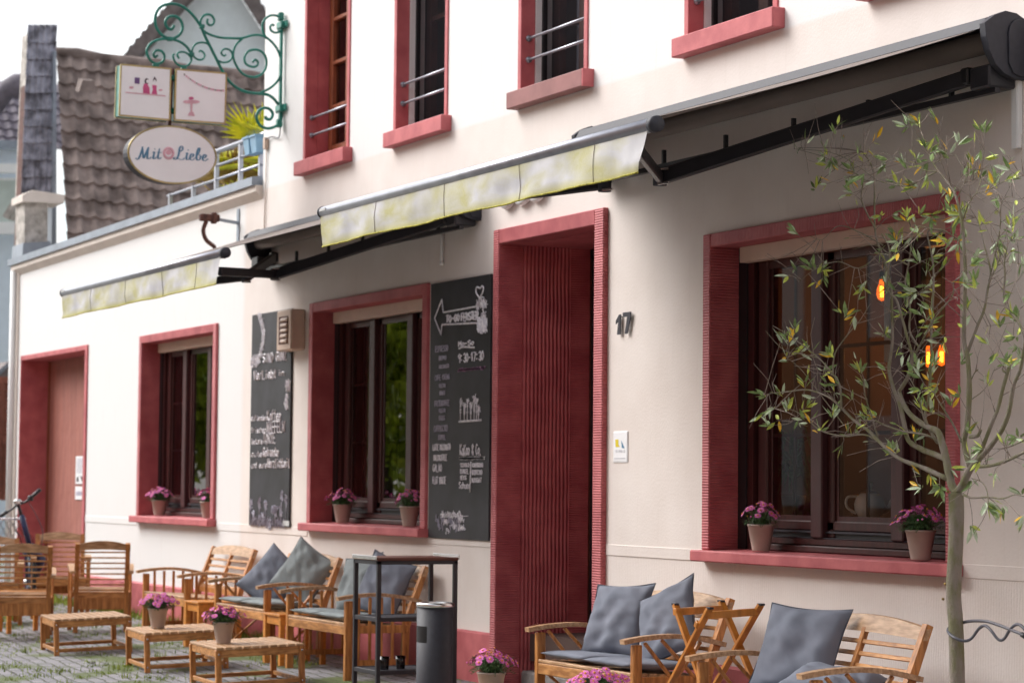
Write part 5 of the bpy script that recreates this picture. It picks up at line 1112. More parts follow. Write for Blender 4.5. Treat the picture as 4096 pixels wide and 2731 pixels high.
# ------------------------------------------------------------------ black shelf, bin, glass
SHX, SHY = -15.60, -1.29; sx_, sy_, shh = .42, .58, 1.035
sh = thing('serving_shelf', 'black metal serving shelf with three levels and trays on top', 'shelf', (SHX, SHY, G(SHX, SHY)))
b = MB().use('anthra')
for x in (-sx_, 0):
    for y in (0, sy_): pass
for x, y in ((-sx_, 0), (0, 0), (-sx_, sy_), (0, sy_)):
    b = MB().use('anthrad'); b.bb(x-.015, x+.015, y-.015, y+.015, 0, shh-.03, .003); b.obj('post', sh)
for z, nm in ((.25, 'bottom_shelf'), (.615, 'middle_shelf')):
    b = MB().use('anthrad'); b.bb(-sx_+.016, -.016, -.012, .012, z-.03, z, .002); b.bb(-sx_+.016, -.016, sy_-.012, sy_+.012, z-.03, z, .002); b.bb(-.012, .012, .016, sy_-.016, z-.03, z, .002); b.bb(-sx_-.012, -sx_+.012, .016, sy_-.016, z-.03, z, .002)
    b.use('anthra').bb(-sx_+.014, -.014, .014, sy_-.014, z-.012, z-.004); b.obj(nm, sh)
b = MB().use('anthrad'); b.bb(-sx_-.015, .015, -.015, sy_+.015, shh-.055, shh-.029, .003); b.obj('top_frame', sh)
tr = thing('serving_tray', 'brown serving tray with steel end handles on top of the black shelf', 'tray', (SHX, SHY, G(SHX, SHY)+shh-.029))
b = MB().use('darksash'); b.bb(-sx_-.015, .018, -.018, sy_+.018, 0, .022, .004); b.obj('tray_base', tr)
b = MB().use('steel'); b.bb(-sx_-.015, .016, -.026, -.0185, .004, .034, .003); b.bb(-sx_-.015, .016, sy_+.0185, sy_+.026, .004, .040, .003); b.obj('steel_edges', tr)
for k, (x, y) in enumerate(((-.12, .10), (-.16, .24))):
    g = thing('drinking_glass', ('drinking glass on the bottom level of the black shelf, beside its corner post', 'drinking glass with the bright glint on the bottom level of the black shelf')[k], 'glass', (SHX+x, SHY+y, G(SHX, SHY)+.247))
    b = MB().use('darkglass'); b.lathe([(.0, .001), (.030, .001), (.036, .09), (.034, .09), (.028, .01), (0, .01)], n=20); b.obj('tumbler', g)
    b = MB().use('steel'); b.lathe([(.0, .03), (.0295, .03), (.030, .034), (0, .034)], n=20); b.obj('water', g)
BX, BYY = -14.68, -1.27; bn = thing('standing_ashtray_bin', 'round black litter bin with a steel ashtray ring beside the shelf', 'bin', (BX, BYY, G(BX, BYY)))
b = MB().use('anthra'); b.lathe([(0, 0), (.118, 0), (.120, .01), (.120, .69), (0, .69)], n=40); bb0 = b.obj('body', bn)
b = MB().use('black'); b.add([Vector((.1205*math.cos(a), .1205*math.sin(a), z)) for a in [R_(-122+k*8) for k in range(10)] for z in (.475, .575)], [(2*k, 2*k+2, 2*k+3, 2*k+1) for k in range(9)], True); b.obj('slot', bn, fix=False)
b = MB().use('steel'); b.lathe([(.117, .688), (.125, .69), (.127, .70), (.124, .715), (.114, .717), (.105, .70), (.06, .688), (0, .686)], n=40); b.obj('ashtray_ring', bn); bn.scale = (1, 1, 1.07)
# ------------------------------------------------------------------ folding tray stand
ty = (-1.03, -.70); st = thing('folding_tray_stand', 'honey-coloured folding tray stand with crossed legs between two benches', 'stand', (-12.0, -.86, G(-12)))
tops = [[at(2688, 2417, 1, ty[0]), at(2838, 2433, 1, ty[0])], [at(2872, 2405, 1, ty[1]), at(3043, 2418, 1, ty[1])]]
cr = [at(2751, 2601, 1, ty[0]), at(2947, 2587, 1, ty[1])]
tz = sum(p.z for q in tops for p in q)/4
for i in range(2):
    for k in range(2):
        tp = tops[i][k]; c = cr[i]; d_ = (c-tp); ft = c+d_*((c.z-G(-12, -.9))/-d_.z); off = Vector((0, .022 if (k == 0) else 0, 0))
        b = MB().use('standwood'); b.bar(tp+off, ft+off, .022, .040, .003, up=(0, 1, 0)); l_ = b.obj('leg', st); world_child(l_, st)
        b = MB().use('anthrad'); dn = (tp-ft).normalized(); b.box(tp+off+dn*.004, (.046, .026, .012), .002); cp = b.obj('end_cap', l_)
    b = MB().use('steel'); b.tube([cr[i]+Vector((0, -.018, 0)), cr[i]+Vector((0, .036, 0))], .0085, 10); o = b.obj('bolt', st); world_child(o, st)
for k in range(2):
    a = tops[0][k].lerp(cr[0], .16); c = tops[1][k].lerp(cr[1], .16)
    b = MB().use('standwood'); b.bar(a+Vector((0, .0, 0)), c, .034, .040, .003); o = b.obj('cross_bar', st); world_child(o, st)
b = MB().use('standwood'); p = tops[0][1].lerp(cr[0], .22)+Vector((-.03, -.02, -.02)); b.bar(p+Vector((-.03, 0, -.035)), p+Vector((-.012, 0, .0)), .02, .03, .003); o = b.obj('stop_block', st); world_child(o, st)
# ------------------------------------------------------------------ daisies in pots
def daisy(seed, full=1.0, spread=.15, up=.15):
    rnd = random.Random(seed); fo = MB().use('leafd'); bl = MB()
    for k in range(int(330*full)):
        a = rnd.uniform(0, 6.28); r0 = rnd.uniform(0, .05); p = Vector((r0*math.cos(a), r0*math.sin(a), .155)); out = rnd.uniform(.02, spread)*1.0; h = rnd.uniform(-.02, up*.75)
        a2 = a+rnd.gauss(0, .4); q = Vector((math.cos(a2)*out, math.sin(a2)*out, .16+h)); m_ = p.lerp(q, .55)+Vector((0, 0, .03))
        sd_ = Vector((-math.sin(a2), math.cos(a2), 0))*rnd.uniform(.0022, .004)
        fo.add([p-sd_*.6, p+sd_*.6, m_+sd_, q, m_-sd_], [(0, 1, 2, 4), (4, 2, 3)])
        for j in range(3):      # feathery side lobes
            t_ = .4+.2*j; c = m_.lerp(q, t_); s2 = sd_.normalized()*rnd.choice((-1, 1)); e = c+(s2*.8+(q-p).normalized()*.6+Vector((0, 0, .2))).normalized()*rnd.uniform(.012, .024)
            fo.add([c-Vector((0, 0, .0016)), c+Vector((0, 0, .0022)), e], [(0, 1, 2)])
    nb_ = int(30*full)
    for k in range(nb_):
        a = k*2.4+rnd.uniform(-.3, .3); rr = spread*1.02*math.sqrt((k+.5)/nb_); h = .16+up*(1-.62*(rr/spread)**2)+rnd.uniform(-.015, .02)
        c = Vector((rr*math.cos(a), rr*math.sin(a), h)); nrm_ = Vector((math.cos(a)*rr/spread*1.1+rnd.gauss(0, .25)+.25, math.sin(a)*rr/spread*1.1+rnd.gauss(0, .25)-.15, .75)).normalized()
        R1 = rnd.uniform(.021, .028); bud = rnd.random() < .15
        u = nrm_.orthogonal().normalized(); v = nrm_.cross(u)
        fo.tube([(c.x*.3, c.y*.3, .17), c-nrm_*.004], .0013, 3)
        if bud: bl.use('petalc' if rnd.random() < .5 else 'petal'); bl.box(c, (.010, .010, .010), .003); continue
        bl.use('petal'); npt = 13
        for j in range(npt):
            a3 = 6.2832*j/npt+rnd.uniform(-.08, .08); d_ = u*math.cos(a3)+v*math.sin(a3); s3 = nrm_.cross(d_)*.0052; r1_ = R1*rnd.uniform(.88, 1.08)
            bl.add([c+d_*.004-s3*.5, c+d_*.004+s3*.5, c+d_*r1_*.7+s3+nrm_*.001, c+d_*r1_-nrm_*.0015, c+d_*r1_*.7-s3+nrm_*.001], [(0, 1, 2, 3, 4)])
        bl.use('petalc'); bl.box(c+nrm_*.003, (.012, .012, .007), .0028, Matrix((u, v, nrm_)).transposed())
    return fo, bl
def pot_proto(seed, full, spread, up):
    t = thing('flower_pot', '', 'flower pot')
    b = MB().use('pot'); b.lathe([(0, 0), (.052, 0), (.055, .004), (.055, .010), (.080, .150), (.084, .152), (.0855, .158), (.084, .164), (.079, .163), (.074, .145), (0, .145)], n=72, flute=.007); b.obj('pot', t)
    b = MB().use('soil'); b.lathe([(0, .150), (.076, .150), (.0765, .149)], n=16); b.obj('soil', t)
    f_, l_ = daisy(seed, full, spread, up); f_.obj('foliage', t, fix=False); l_.obj('blooms', t, fix=False); return t
pots = [pot_proto(1, .8, .12, .13), pot_proto(2, 1.2, .15, .12), pot_proto(3, 1.6, .165, .11)]
used = set()
def putpot(k, loc, rz, label):
    o = pots[k] if k not in used else dup(pots[k]); used.add(k); o.location = loc; o.rotation_euler = (0, 0, rz); o['label'] = label; o['group'] = 'taupe pots of magenta daisies'; return o
def sillpos(px, zsill, y): p = at(px, 1900, 1, y); return (p.x, y, zsill+.008)
putpot(0, sillpos(3045, W3[2], .06), .3, 'daisy pot with few blooms on the left of the large window sill')
putpot(1, sillpos(3682, W3[2], .04), 2.0, 'daisy pot on the right of the large window sill, beside the olive trunk')
putpot(1, sillpos(1372, W2[2], .06), 4.1, 'daisy pot on the left of the middle window sill')
putpot(0, sillpos(1640, W2[2], .03), 1.1, 'daisy pot on the right of the middle window sill')
putpot(1, sillpos(640, W1[2], .06), 5.2, 'daisy pot with one white bloom on the left of the annex window sill')
putpot(0, sillpos(835, W1[2], .05), 2.9, 'daisy pot half hidden by the right jamb of the annex window')
def tabpot(px, py, y0): z = G(-18, y0)+.323; p = at(px, py, 2, z); z = G(p.x, p.y)+.323; p = at(px, py, 2, z); return (p.x, p.y, z)
putpot(2, tabpot(631, 2510, -1.6), .0, 'daisy pot on the middle low table')
putpot(2, tabpot(893, 2572, -1.6), 2.5, 'daisy pot with the fullest pink blooms on the nearest left-hand table')
putpot(1, (at(1965, 2690, 1, -1.74).x, -1.74, G(-12.9, -1.74)+.323), 1.0, 'daisy pot in front of the doorway plinth, cut by the bottom edge')
putpot(2, (at(2395, 2725, 1, -1.74).x, -1.74, G(-11.4, -1.74)+.323), .6, 'daisies just showing at the bottom edge in front of the bench cushion')
# ------------------------------------------------------------------ things inside the large window
iz = at(3480, 2072, 1, .50).z
b = MB().use('winwood'); b.bb(W3[0], W3[1], .302, .72, iz-.03, iz, .004); o = b.obj('inner_sill', win3)
tp = thing('teapot', 'white porcelain teapot standing inside the large window', 'teapot', (at(3478, 2072, 1, .39).x, .39, iz))
b = MB().use('porcelain'); b.lathe([(0, 0), (.062, 0), (.066, .01), (.088, .05), (.092, .085), (.080, .125), (.055, .148), (.050, .150)], n=32); b.obj('body', tp)
b = MB().use('room'); b.lathe([(.054, .150), (.052, .158), (.02, .170), (0, .172)], n=24); b.use('porcelain').lathe([(.012, .170), (.014, .18), (.020, .205), (.020, .212), (0, .215)], n=16); b.obj('lid', tp)
ux, uy = .43, .90
b = MB().use('porcelain'); b.tube(smoothline([(ux*.07, uy*.07, .045), (ux*.11, uy*.11, .06), (ux*.135, uy*.135, .11), (ux*.165, uy*.165, .15)]), [.022-.0008*i for i in range(19)], 10); b.obj('spout', tp)
b = MB().use('porcelain'); b.tube(smoothline([(-ux*.07, -uy*.07, .13), (-ux*.13, -uy*.13, .125), (-ux*.135, -uy*.135, .07), (-ux*.08, -uy*.08, .03)]), .008, 8); b.obj('handle', tp)
px_ = at(3175, 1900, 1, .62)
hp = thing('trailing_houseplant', 'trailing houseplant with long dark leaves behind the left pane of the large window', 'houseplant', (px_.x, .62, iz))
b = MB().use('pot'); b.lathe([(0, 0), (.06, 0), (.08, .13), (.075, .13), (0, .12)], n=24); b.obj('pot', hp)
b = MB().use('leafd'); rnd = random.Random(8)
for k in range(46):
    a = rnd.uniform(0, 6.28); L = rnd.uniform(.16, .34); h = rnd.uniform(.25, .62); d_ = Vector((math.cos(a), math.sin(a)*.5, 0)); p = Vector((0, 0, h*.8)); m_ = p+d_*L*.5+Vector((0, 0, .07)); q = p+d_*L*.9+Vector((0, 0, -.12)); s3 = Vector((-d_.y, d_.x, .4)).normalized()*.016
    b.add([p, m_+s3, q, m_-s3], [(0, 1, 2, 3)])
for k in range(5): b.tube([(0, 0, .1), (rnd.uniform(-.05, .05), 0, .55)], .004, 4)
b.obj('leaves', hp, fix=False)
cu = thing('net_curtain_strip', 'narrow white curtain strip inside the middle pane of the large window', 'curtain', (at(3548, 1100, 1, .40).x, .40, 2.3)); b = MB().use('porcelain'); b.bb(-.03, .03, 0, .01, -.05, .62); b.obj('fabric', cu)
for k, (bx_, by_, yy) in enumerate(((3527, 1159, 1.5), (3366, 1432, 2.2), (3399, 1430, 2.4), (3714, 1424, 1.9), (3766, 1420, 2.3))):
    p = at(bx_, by_, 1, yy)
    t = thing('pendant_bulb', ('amber filament bulb hanging highest behind the middle pane', 'amber filament bulb low behind the mullion of the large window', 'smaller amber bulb just right of the low one', 'amber filament bulb behind the right pane and the olive twigs', 'faint amber bulb farthest right in the large window')[k], 'pendant lamp', tuple(p), group='amber filament bulbs')
    b = MB().use('bulbglass'); s_ = 1.0 if k != 2 else .8; b.lathe([(.012*s_, .075*s_), (.018*s_, .05*s_), (.034*s_, .0), (.036*s_, -.03*s_), (.026*s_, -.065*s_), (0, -.078*s_)], n=16); b.obj('glass_envelope', t)
    b = MB().use('bulb')
    for q in (-.010, .010): b.tube([(q, 0, .025*s_), (q, 0, -.05*s_)], .0065, 6)
    b.obj('filament', t)
    ld = bpy.data.lights.new('bulb_light', 'POINT'); ld.energy = 1.7; ld.color = (1, .42, .12); ld.shadow_soft_size = .05; lo_ = bpy.data.objects.new('bulb_light', ld); COL.objects.link(lo_); lo_.parent = t; lo_.location = (0, .12, 0)
    b = MB().use('anthrad'); b.tube([(0, 0, .07*s_), (0, 0, .12)], .018, 8); b.tube([(0, 0, .12), (0, 0, 3.5-p.z)], .004, 5); b.obj('cord', t)
# ------------------------------------------------------------------ olive tree
def build_tree():
    TY = -.80; rnd = random.Random(21); base = at(3826, 2731, 1, TY)
    t = thing('olive_tree', 'slender olive tree with sparse silvery and yellowing leaves in front of the large window', 'tree', (base.x, TY, G(base.x)))
    def P(px, py, d=0): return at(px, py, 1, TY+d)
    z3 = lambda x, y: (3500+x/2.24, 1100+y/2.24); z2 = lambda x, y: (3500+x/2.24, 400+y/2.24); z4 = lambda x, y: (3500+x/1.684, 1800+y/1.684); z1_ = lambda x, y: (3000+x/1.2067, 950+y/1.2067); z0 = lambda x, y: (3000+x/2.146, y/2.146)
    pxm = 1/825.0        # metres per photo pixel at the tree
    trunk = [z4(555, 1700), z4(555, 1568), z4(545, 1200), z4(530, 1000), z4(533, 850), z4(545, 600), z4(548, 400), z4(545, 290)]
    pts = [P(*p) for p in trunk]; foot = Vector((pts[0].x, TY, G(base.x)-.02))
    tr = MB().use('bark'); L = smoothline([foot]+pts, 6); n = len(L); tr.tube(L, [(.047-.010*min(1, i/10))*(1+.07*noise.noise(Vector((0, 0, L[i].z*9)))) for i in range(n)], 14)
    br_ = MB().use('bark'); tw = MB().use('twig'); lf = MB(); nodes = []
    def branch(pts, r0, r1, d0=0, d1=0, mb=None, k=5, leafy=True):
        m = len(pts); Q = [P(x, y, d0+(d1-d0)*i/(m-1)) for i, (x, y) in enumerate(pts)]; L = smoothline(Q, k); n = len(L)
        (mb or br_).tube(L, [max(.0011, .80*(r0+(r1-r0)*i/(n-1))*(1+.16*noise.noise(L[i]*14))) for i in range(n)], 7 if r0 > .006 else 5)
        for i in range(2, n): nodes.append((L[i], (L[i]-L[i-1]).normalized(), r0+(r1-r0)*i/(n-1)))
        return L
    F = z4(545, 290)
    branch([F, z4(510, 210), z4(480, 60), z3(600, 1500), z3(560, 1400), z3(450, 1350), z3(330, 1260), z3(260, 1160), z3(215, 1040)], .027, .013, 0, -.03)
    branch([z4(480, 60), z3(520, 1600), z3(420, 1560), z3(300, 1480), z3(260, 1330), z3(225, 1170), z3(160, 1000), z3(125, 830), z3(155, 600), z3(150, 300), z3(140, 100), z2(70, 1400), z2(0, 1170), z0(1060, 1480), z0(960, 1300)], .019, .0045, 0, .12)
    branch([z3(215, 1040), z3(300, 900), z3(335, 740), z3(330, 700), z3(290, 560), z3(240, 380), z3(190, 220), z3(110, 110), z2(130, 1350), z2(60, 1200)], .013, .004, -.03, -.10)
    branch([z3(335, 740), z3(400, 640), z3(450, 540), z3(540, 380), z3(690, 190), z3(700, 60)], .008, .002, -.03, -.2)
    branch([z3(390, 640), z3(310, 500), z3(315, 300), z3(270, 60), z2(300, 1480), z2(330, 1200), z2(290, 1050)], .008, .003, -.03, .1)
    branch([z3(560, 1500), z3(450, 1290), z3(480, 1100), z3(500, 800), z3(505, 500), z3(520, 200), z3(525, 0), z2(510, 1400), z2(470, 1200), z2(520, 1150)], .011, .0045, 0, .18)
    branch([F, z4(590, 230), z4(640, 130), z4(700, 60)], .026, .020, 0, 0)
    branch([z4(690, 70), z3(980, 1500), z3(1050, 1320), z3(1100, 1200), z3(1150, 1000), z3(1210, 800)], .014, .0105, 0, .08)
    branch([z3(1185, 880), z3(1150, 860), z3(1140, 840)], .007, .005, .08, .08)
    branch([z4(700, 60), z3(1030, 1540), z3(1130, 1400), z3(1200, 1230), z3(1240, 1000), z3(1300, 850), z3(1330, 700), z3(1345, 560), z3(1270, 400), z3(1180, 300), z3(1155, 180), z3(1165, 0), z2(1160, 1450), z2(1190, 1300)], .016, .004, 0, -.08)
    branch([z4(640, 110), z3(800, 1500), z3(830, 1330), z3(845, 1000), z3(830, 750), z3(800, 600), z3(800, 400), z3(810, 0), z2(800, 1350), z2(780, 1100), z2(720, 850), z2(650, 740), z2(540, 600), z2(470, 450), z2(400, 250), z2(385, 190)], .019, .0028, 0, -.1)
    branch([z3(830, 690), z3(920, 450), z3(980, 300), z3(1020, 80), z3(1090, -80), z2(1120, 1420)], .011, .005, 0, .1)
    branch([z3(1020, 80), z2(1035, 1520), z2(980, 1300), z2(930, 1100), z2(900, 1050)], .0065, .003, .1, .16)
    branch([z3(850, 1450), z3(920, 1440), z3(945, 1390)], .012, .010, 0, -.06)
    branch([z3(780, 1500), z3(700, 1340), z3(640, 1240), z3(560, 1110), z3(520, 1040)], .008, .003, 0, -.12)
    branch([z3(590, 1500), z3(450, 1430), z3(260, 1400), z3(100, 1350), z3(0, 1300)], .008, .004, 0, -.2)
    branch([z3(460, 1340), z3(420, 1220), z3(385, 1070), z3(310, 920)], .007, .003, -.02, -.12)
    branch([z4(500, 200), z4(460, 180), z4(330, 120), z4(230, 85), z4(140, 40), z1_(620, 980), z1_(570, 930), z1_(500, 880), z1_(440, 820), z1_(380, 770), z1_(280, 735), z1_(170, 745), z1_(110, 750), z1_(70, 760)], .017, .0022, 0, -.35)
    branch([z1_(440, 830), z1_(435, 720), z1_(400, 660), z1_(330, 580), z1_(200, 480), z1_(110, 425)], .008, .002, -.22, -.4)
    branch([z1_(400, 660), z1_(410, 560), z1_(470, 470), z1_(530, 400), z1_(580, 320)], .006, .002, -.26, -.2)
    branch([z1_(620, 980), z1_(590, 870), z1_(560, 780), z1_(545, 700)], .006, .0025, -.12, -.2)
    branch([z1_(700, 1050), z1_(570, 955), z1_(450, 958), z1_(340, 930), z1_(270, 870), z1_(200, 830), z1_(120, 825)], .0065, .002, -.05, -.3)
    branch([z1_(330, 580), z1_(240, 560), z1_(160, 540), z1_(75, 450)], .004, .0015, -.3, -.42)
    branch([z1_(450, 900), z1_(350, 770), z1_(250, 640), z1_(180, 580)], .004, .0015, -.2, -.3)
    branch([z4(590, 295), z4(650, 320), z4(760, 315), z4(860, 325), z4(940, 300), z4(1004, 310)], .008, .003, 0, -.15)
    branch([z4(650, 190), z4(720, 215), z4(755, 280), z4(760, 380), z4(720, 480), z4(660, 570)], .004, .0018, 0, -.2)
    branch([z4(690, 110), z4(800, 100), z4(900, 65), z4(1004, 15), z4(1100, -20)], .0115, .008, 0, -.1)
    branch([z2(780, 1100), z2(830, 950), z2(860, 900), z2(905, 840), z2(1050, 790), z2(1160, 730), z2(1330, 680)], .006, .002, -.05, -.15)
    branch([z2(740, 880), z2(800, 740), z2(850, 640)], .0055, .002, -.05, 0); branch([z2(800, 740), z2(915, 690), z2(800, 620), z2(720, 490)], .004, .0015, 0, .1)
    branch([z2(905, 840), z2(940, 740), z2(955, 690), z2(930, 615)], .004, .002, -.1, 0); branch([z2(805, 745), z2(770, 690), z2(768, 630)], .003, .0015, 0, 0)
    branch([z2(555, 640), z2(440, 630), z2(330, 590), z2(200, 540), z2(90, 475)], .004, .0012, -.1, -.2)
    branch([z2(550, 645), z2(440, 700), z2(300, 770), z2(120, 750), z2(0, 705), z0(960, 1450), z0(800, 1350), z0(640, 1300), z0(380, 1280)], .0055, .0015, -.1, -.3)
    branch([z2(525, 570), z2(620, 520), z2(650, 490)], .003, .0015, -.1, -.1)
    branch([z2(0, 1150), z2(-120, 900), z0(960, 1530), z0(780, 1440), z0(640, 1350), z0(430, 1290)], .006, .0015, 0, -.25)
    branch([z2(70, 1300), z2(-150, 1180), z2(-330, 1130), z2(-470, 1250), z2(-580, 1220)], .005, .0015, .05, -.2)
    branch([z3(0, -150), z3(-150, -60), z3(-330, -120), z3(-520, -60), z3(-680, 60)], .005, .0013, 0, -.3)
    branch([z2(300, 1480), z2(150, 1400), z2(0, 1300), z2(-200, 1340)], .005, .0013, 0, -.2)
    branch([z2(800, 1300), z2(640, 1180), z2(500, 1150), z2(330, 1120)], .005, .0015, 0, -.25)
    branch([z3(1020, 60), z2(1100, 1280), z2(1125, 1100), z2(1130, 950), z2(1180, 870), z2(1310, 890)], .005, .0015, .1, 0)
    branch([z2(1040, 1510), z2(1180, 1450), z2(1335, 1480)], .004, .002, .05, -.1); branch([z2(1130, 1270), z2(1230, 1260), z2(1340, 1230)], .004, .002, .05, -.1)
    branch([z3(850, 970), z3(890, 880), z3(925, 845)], .004, .003, 0, 0); branch([z3(870, 1110), z3(990, 1010), z3(1075, 830)], .003, .001, 0, .1)
    branch([z3(1270, 420), z3(1130, 440), z3(990, 460)], .003, .001, -.08, -.15); branch([z3(1335, 1480), z3(1200, 1540), z3(1100, 1560)], .005, .003, -.05, 0)
    # secondary twigs grown from the branches
    tips = []
    for k in range(430):
        p, d, r = rnd.choice(nodes)
        if r > .013 or p.z < at(3800, 1960, 1, TY).z: continue
        side = d.cross(Vector((rnd.uniform(-1, 1), rnd.uniform(-1, 1), rnd.uniform(-.3, .6)))).normalized(); g = (side*1.0+d*.5+Vector((0, 0, .35))).normalized(); l = rnd.uniform(.05, .26)
        e = p+g*l; m_ = p.lerp(e, .5)+Vector((rnd.uniform(-1, 1), rnd.uniform(-1, 1), rnd.uniform(-1, 1)))*.02
        tw.tube([p, m_, e], [.0022, .0016, .0009], 4); 
        if rnd.random() < .45: tips.append((e, (e-m_).normalized()))
        if rnd.random() < .4: e2 = m_+(g+side.cross(g)*rnd.choice((-1, 1))).normalized()*l*.5; tw.tube([m_, e2], [.0014, .0007], 3)
    def leaf(p, d, L_, mt, fold=.35):
        d = d.normalized(); s = d.cross(Vector((rnd.uniform(-1, 1), rnd.uniform(-1, 1), rnd.uniform(-.2, 1)))).normalized(); nn = s.cross(d); w_ = L_*rnd.uniform(.10, .14); cv = nn*(-L_*rnd.uniform(0, .12))
        lf.use(mt); a = p+d*L_*.08; m1 = p+d*L_*.38+cv*.4; m2 = p+d*L_*.7+cv*.7; e = p+d*L_+cv; f_ = nn*w_*fold
        lf.add([a, m1+s*w_+f_, m2+s*w_*.8+f_*.8, e, m2-s*w_*.8+f_*.8, m1-s*w_+f_, m1, m2], [(0, 1, 6), (1, 2, 7, 6), (2, 3, 7), (3, 4, 7), (4, 5, 6, 7), (5, 0, 6)])
    def cluster(p, d, n, yel=.08, L0=.076):
        for k in range(n):
            a = rnd.uniform(0, 6.28); o_ = d.orthogonal().normalized(); o2_ = d.cross(o_); spr = rnd.uniform(.35, 1.2)
            dd = d*1.0+(o_*math.cos(a)+o2_*math.sin(a))*spr; r = rnd.random(); mt = 'ol4' if r < yel else ('ol3' if r < yel+.20 else ('ol2' if r < yel+.45 else 'ol1'))
            leaf(p-d*rnd.uniform(0, .05), dd, L0*rnd.uniform(.7, 1.15), mt)
    for e, d in tips:
        # leafier upper middle of the crown, sparse low on the right
        if rnd.random() < .62: cluster(e, d, rnd.randint(2, 6), .05)
        elif rnd.random() < .5: leaf(e, d, .06, rnd.choice(('ol1', 'ol3', 'ol2')))
    upd = Vector((0, 0, 1))
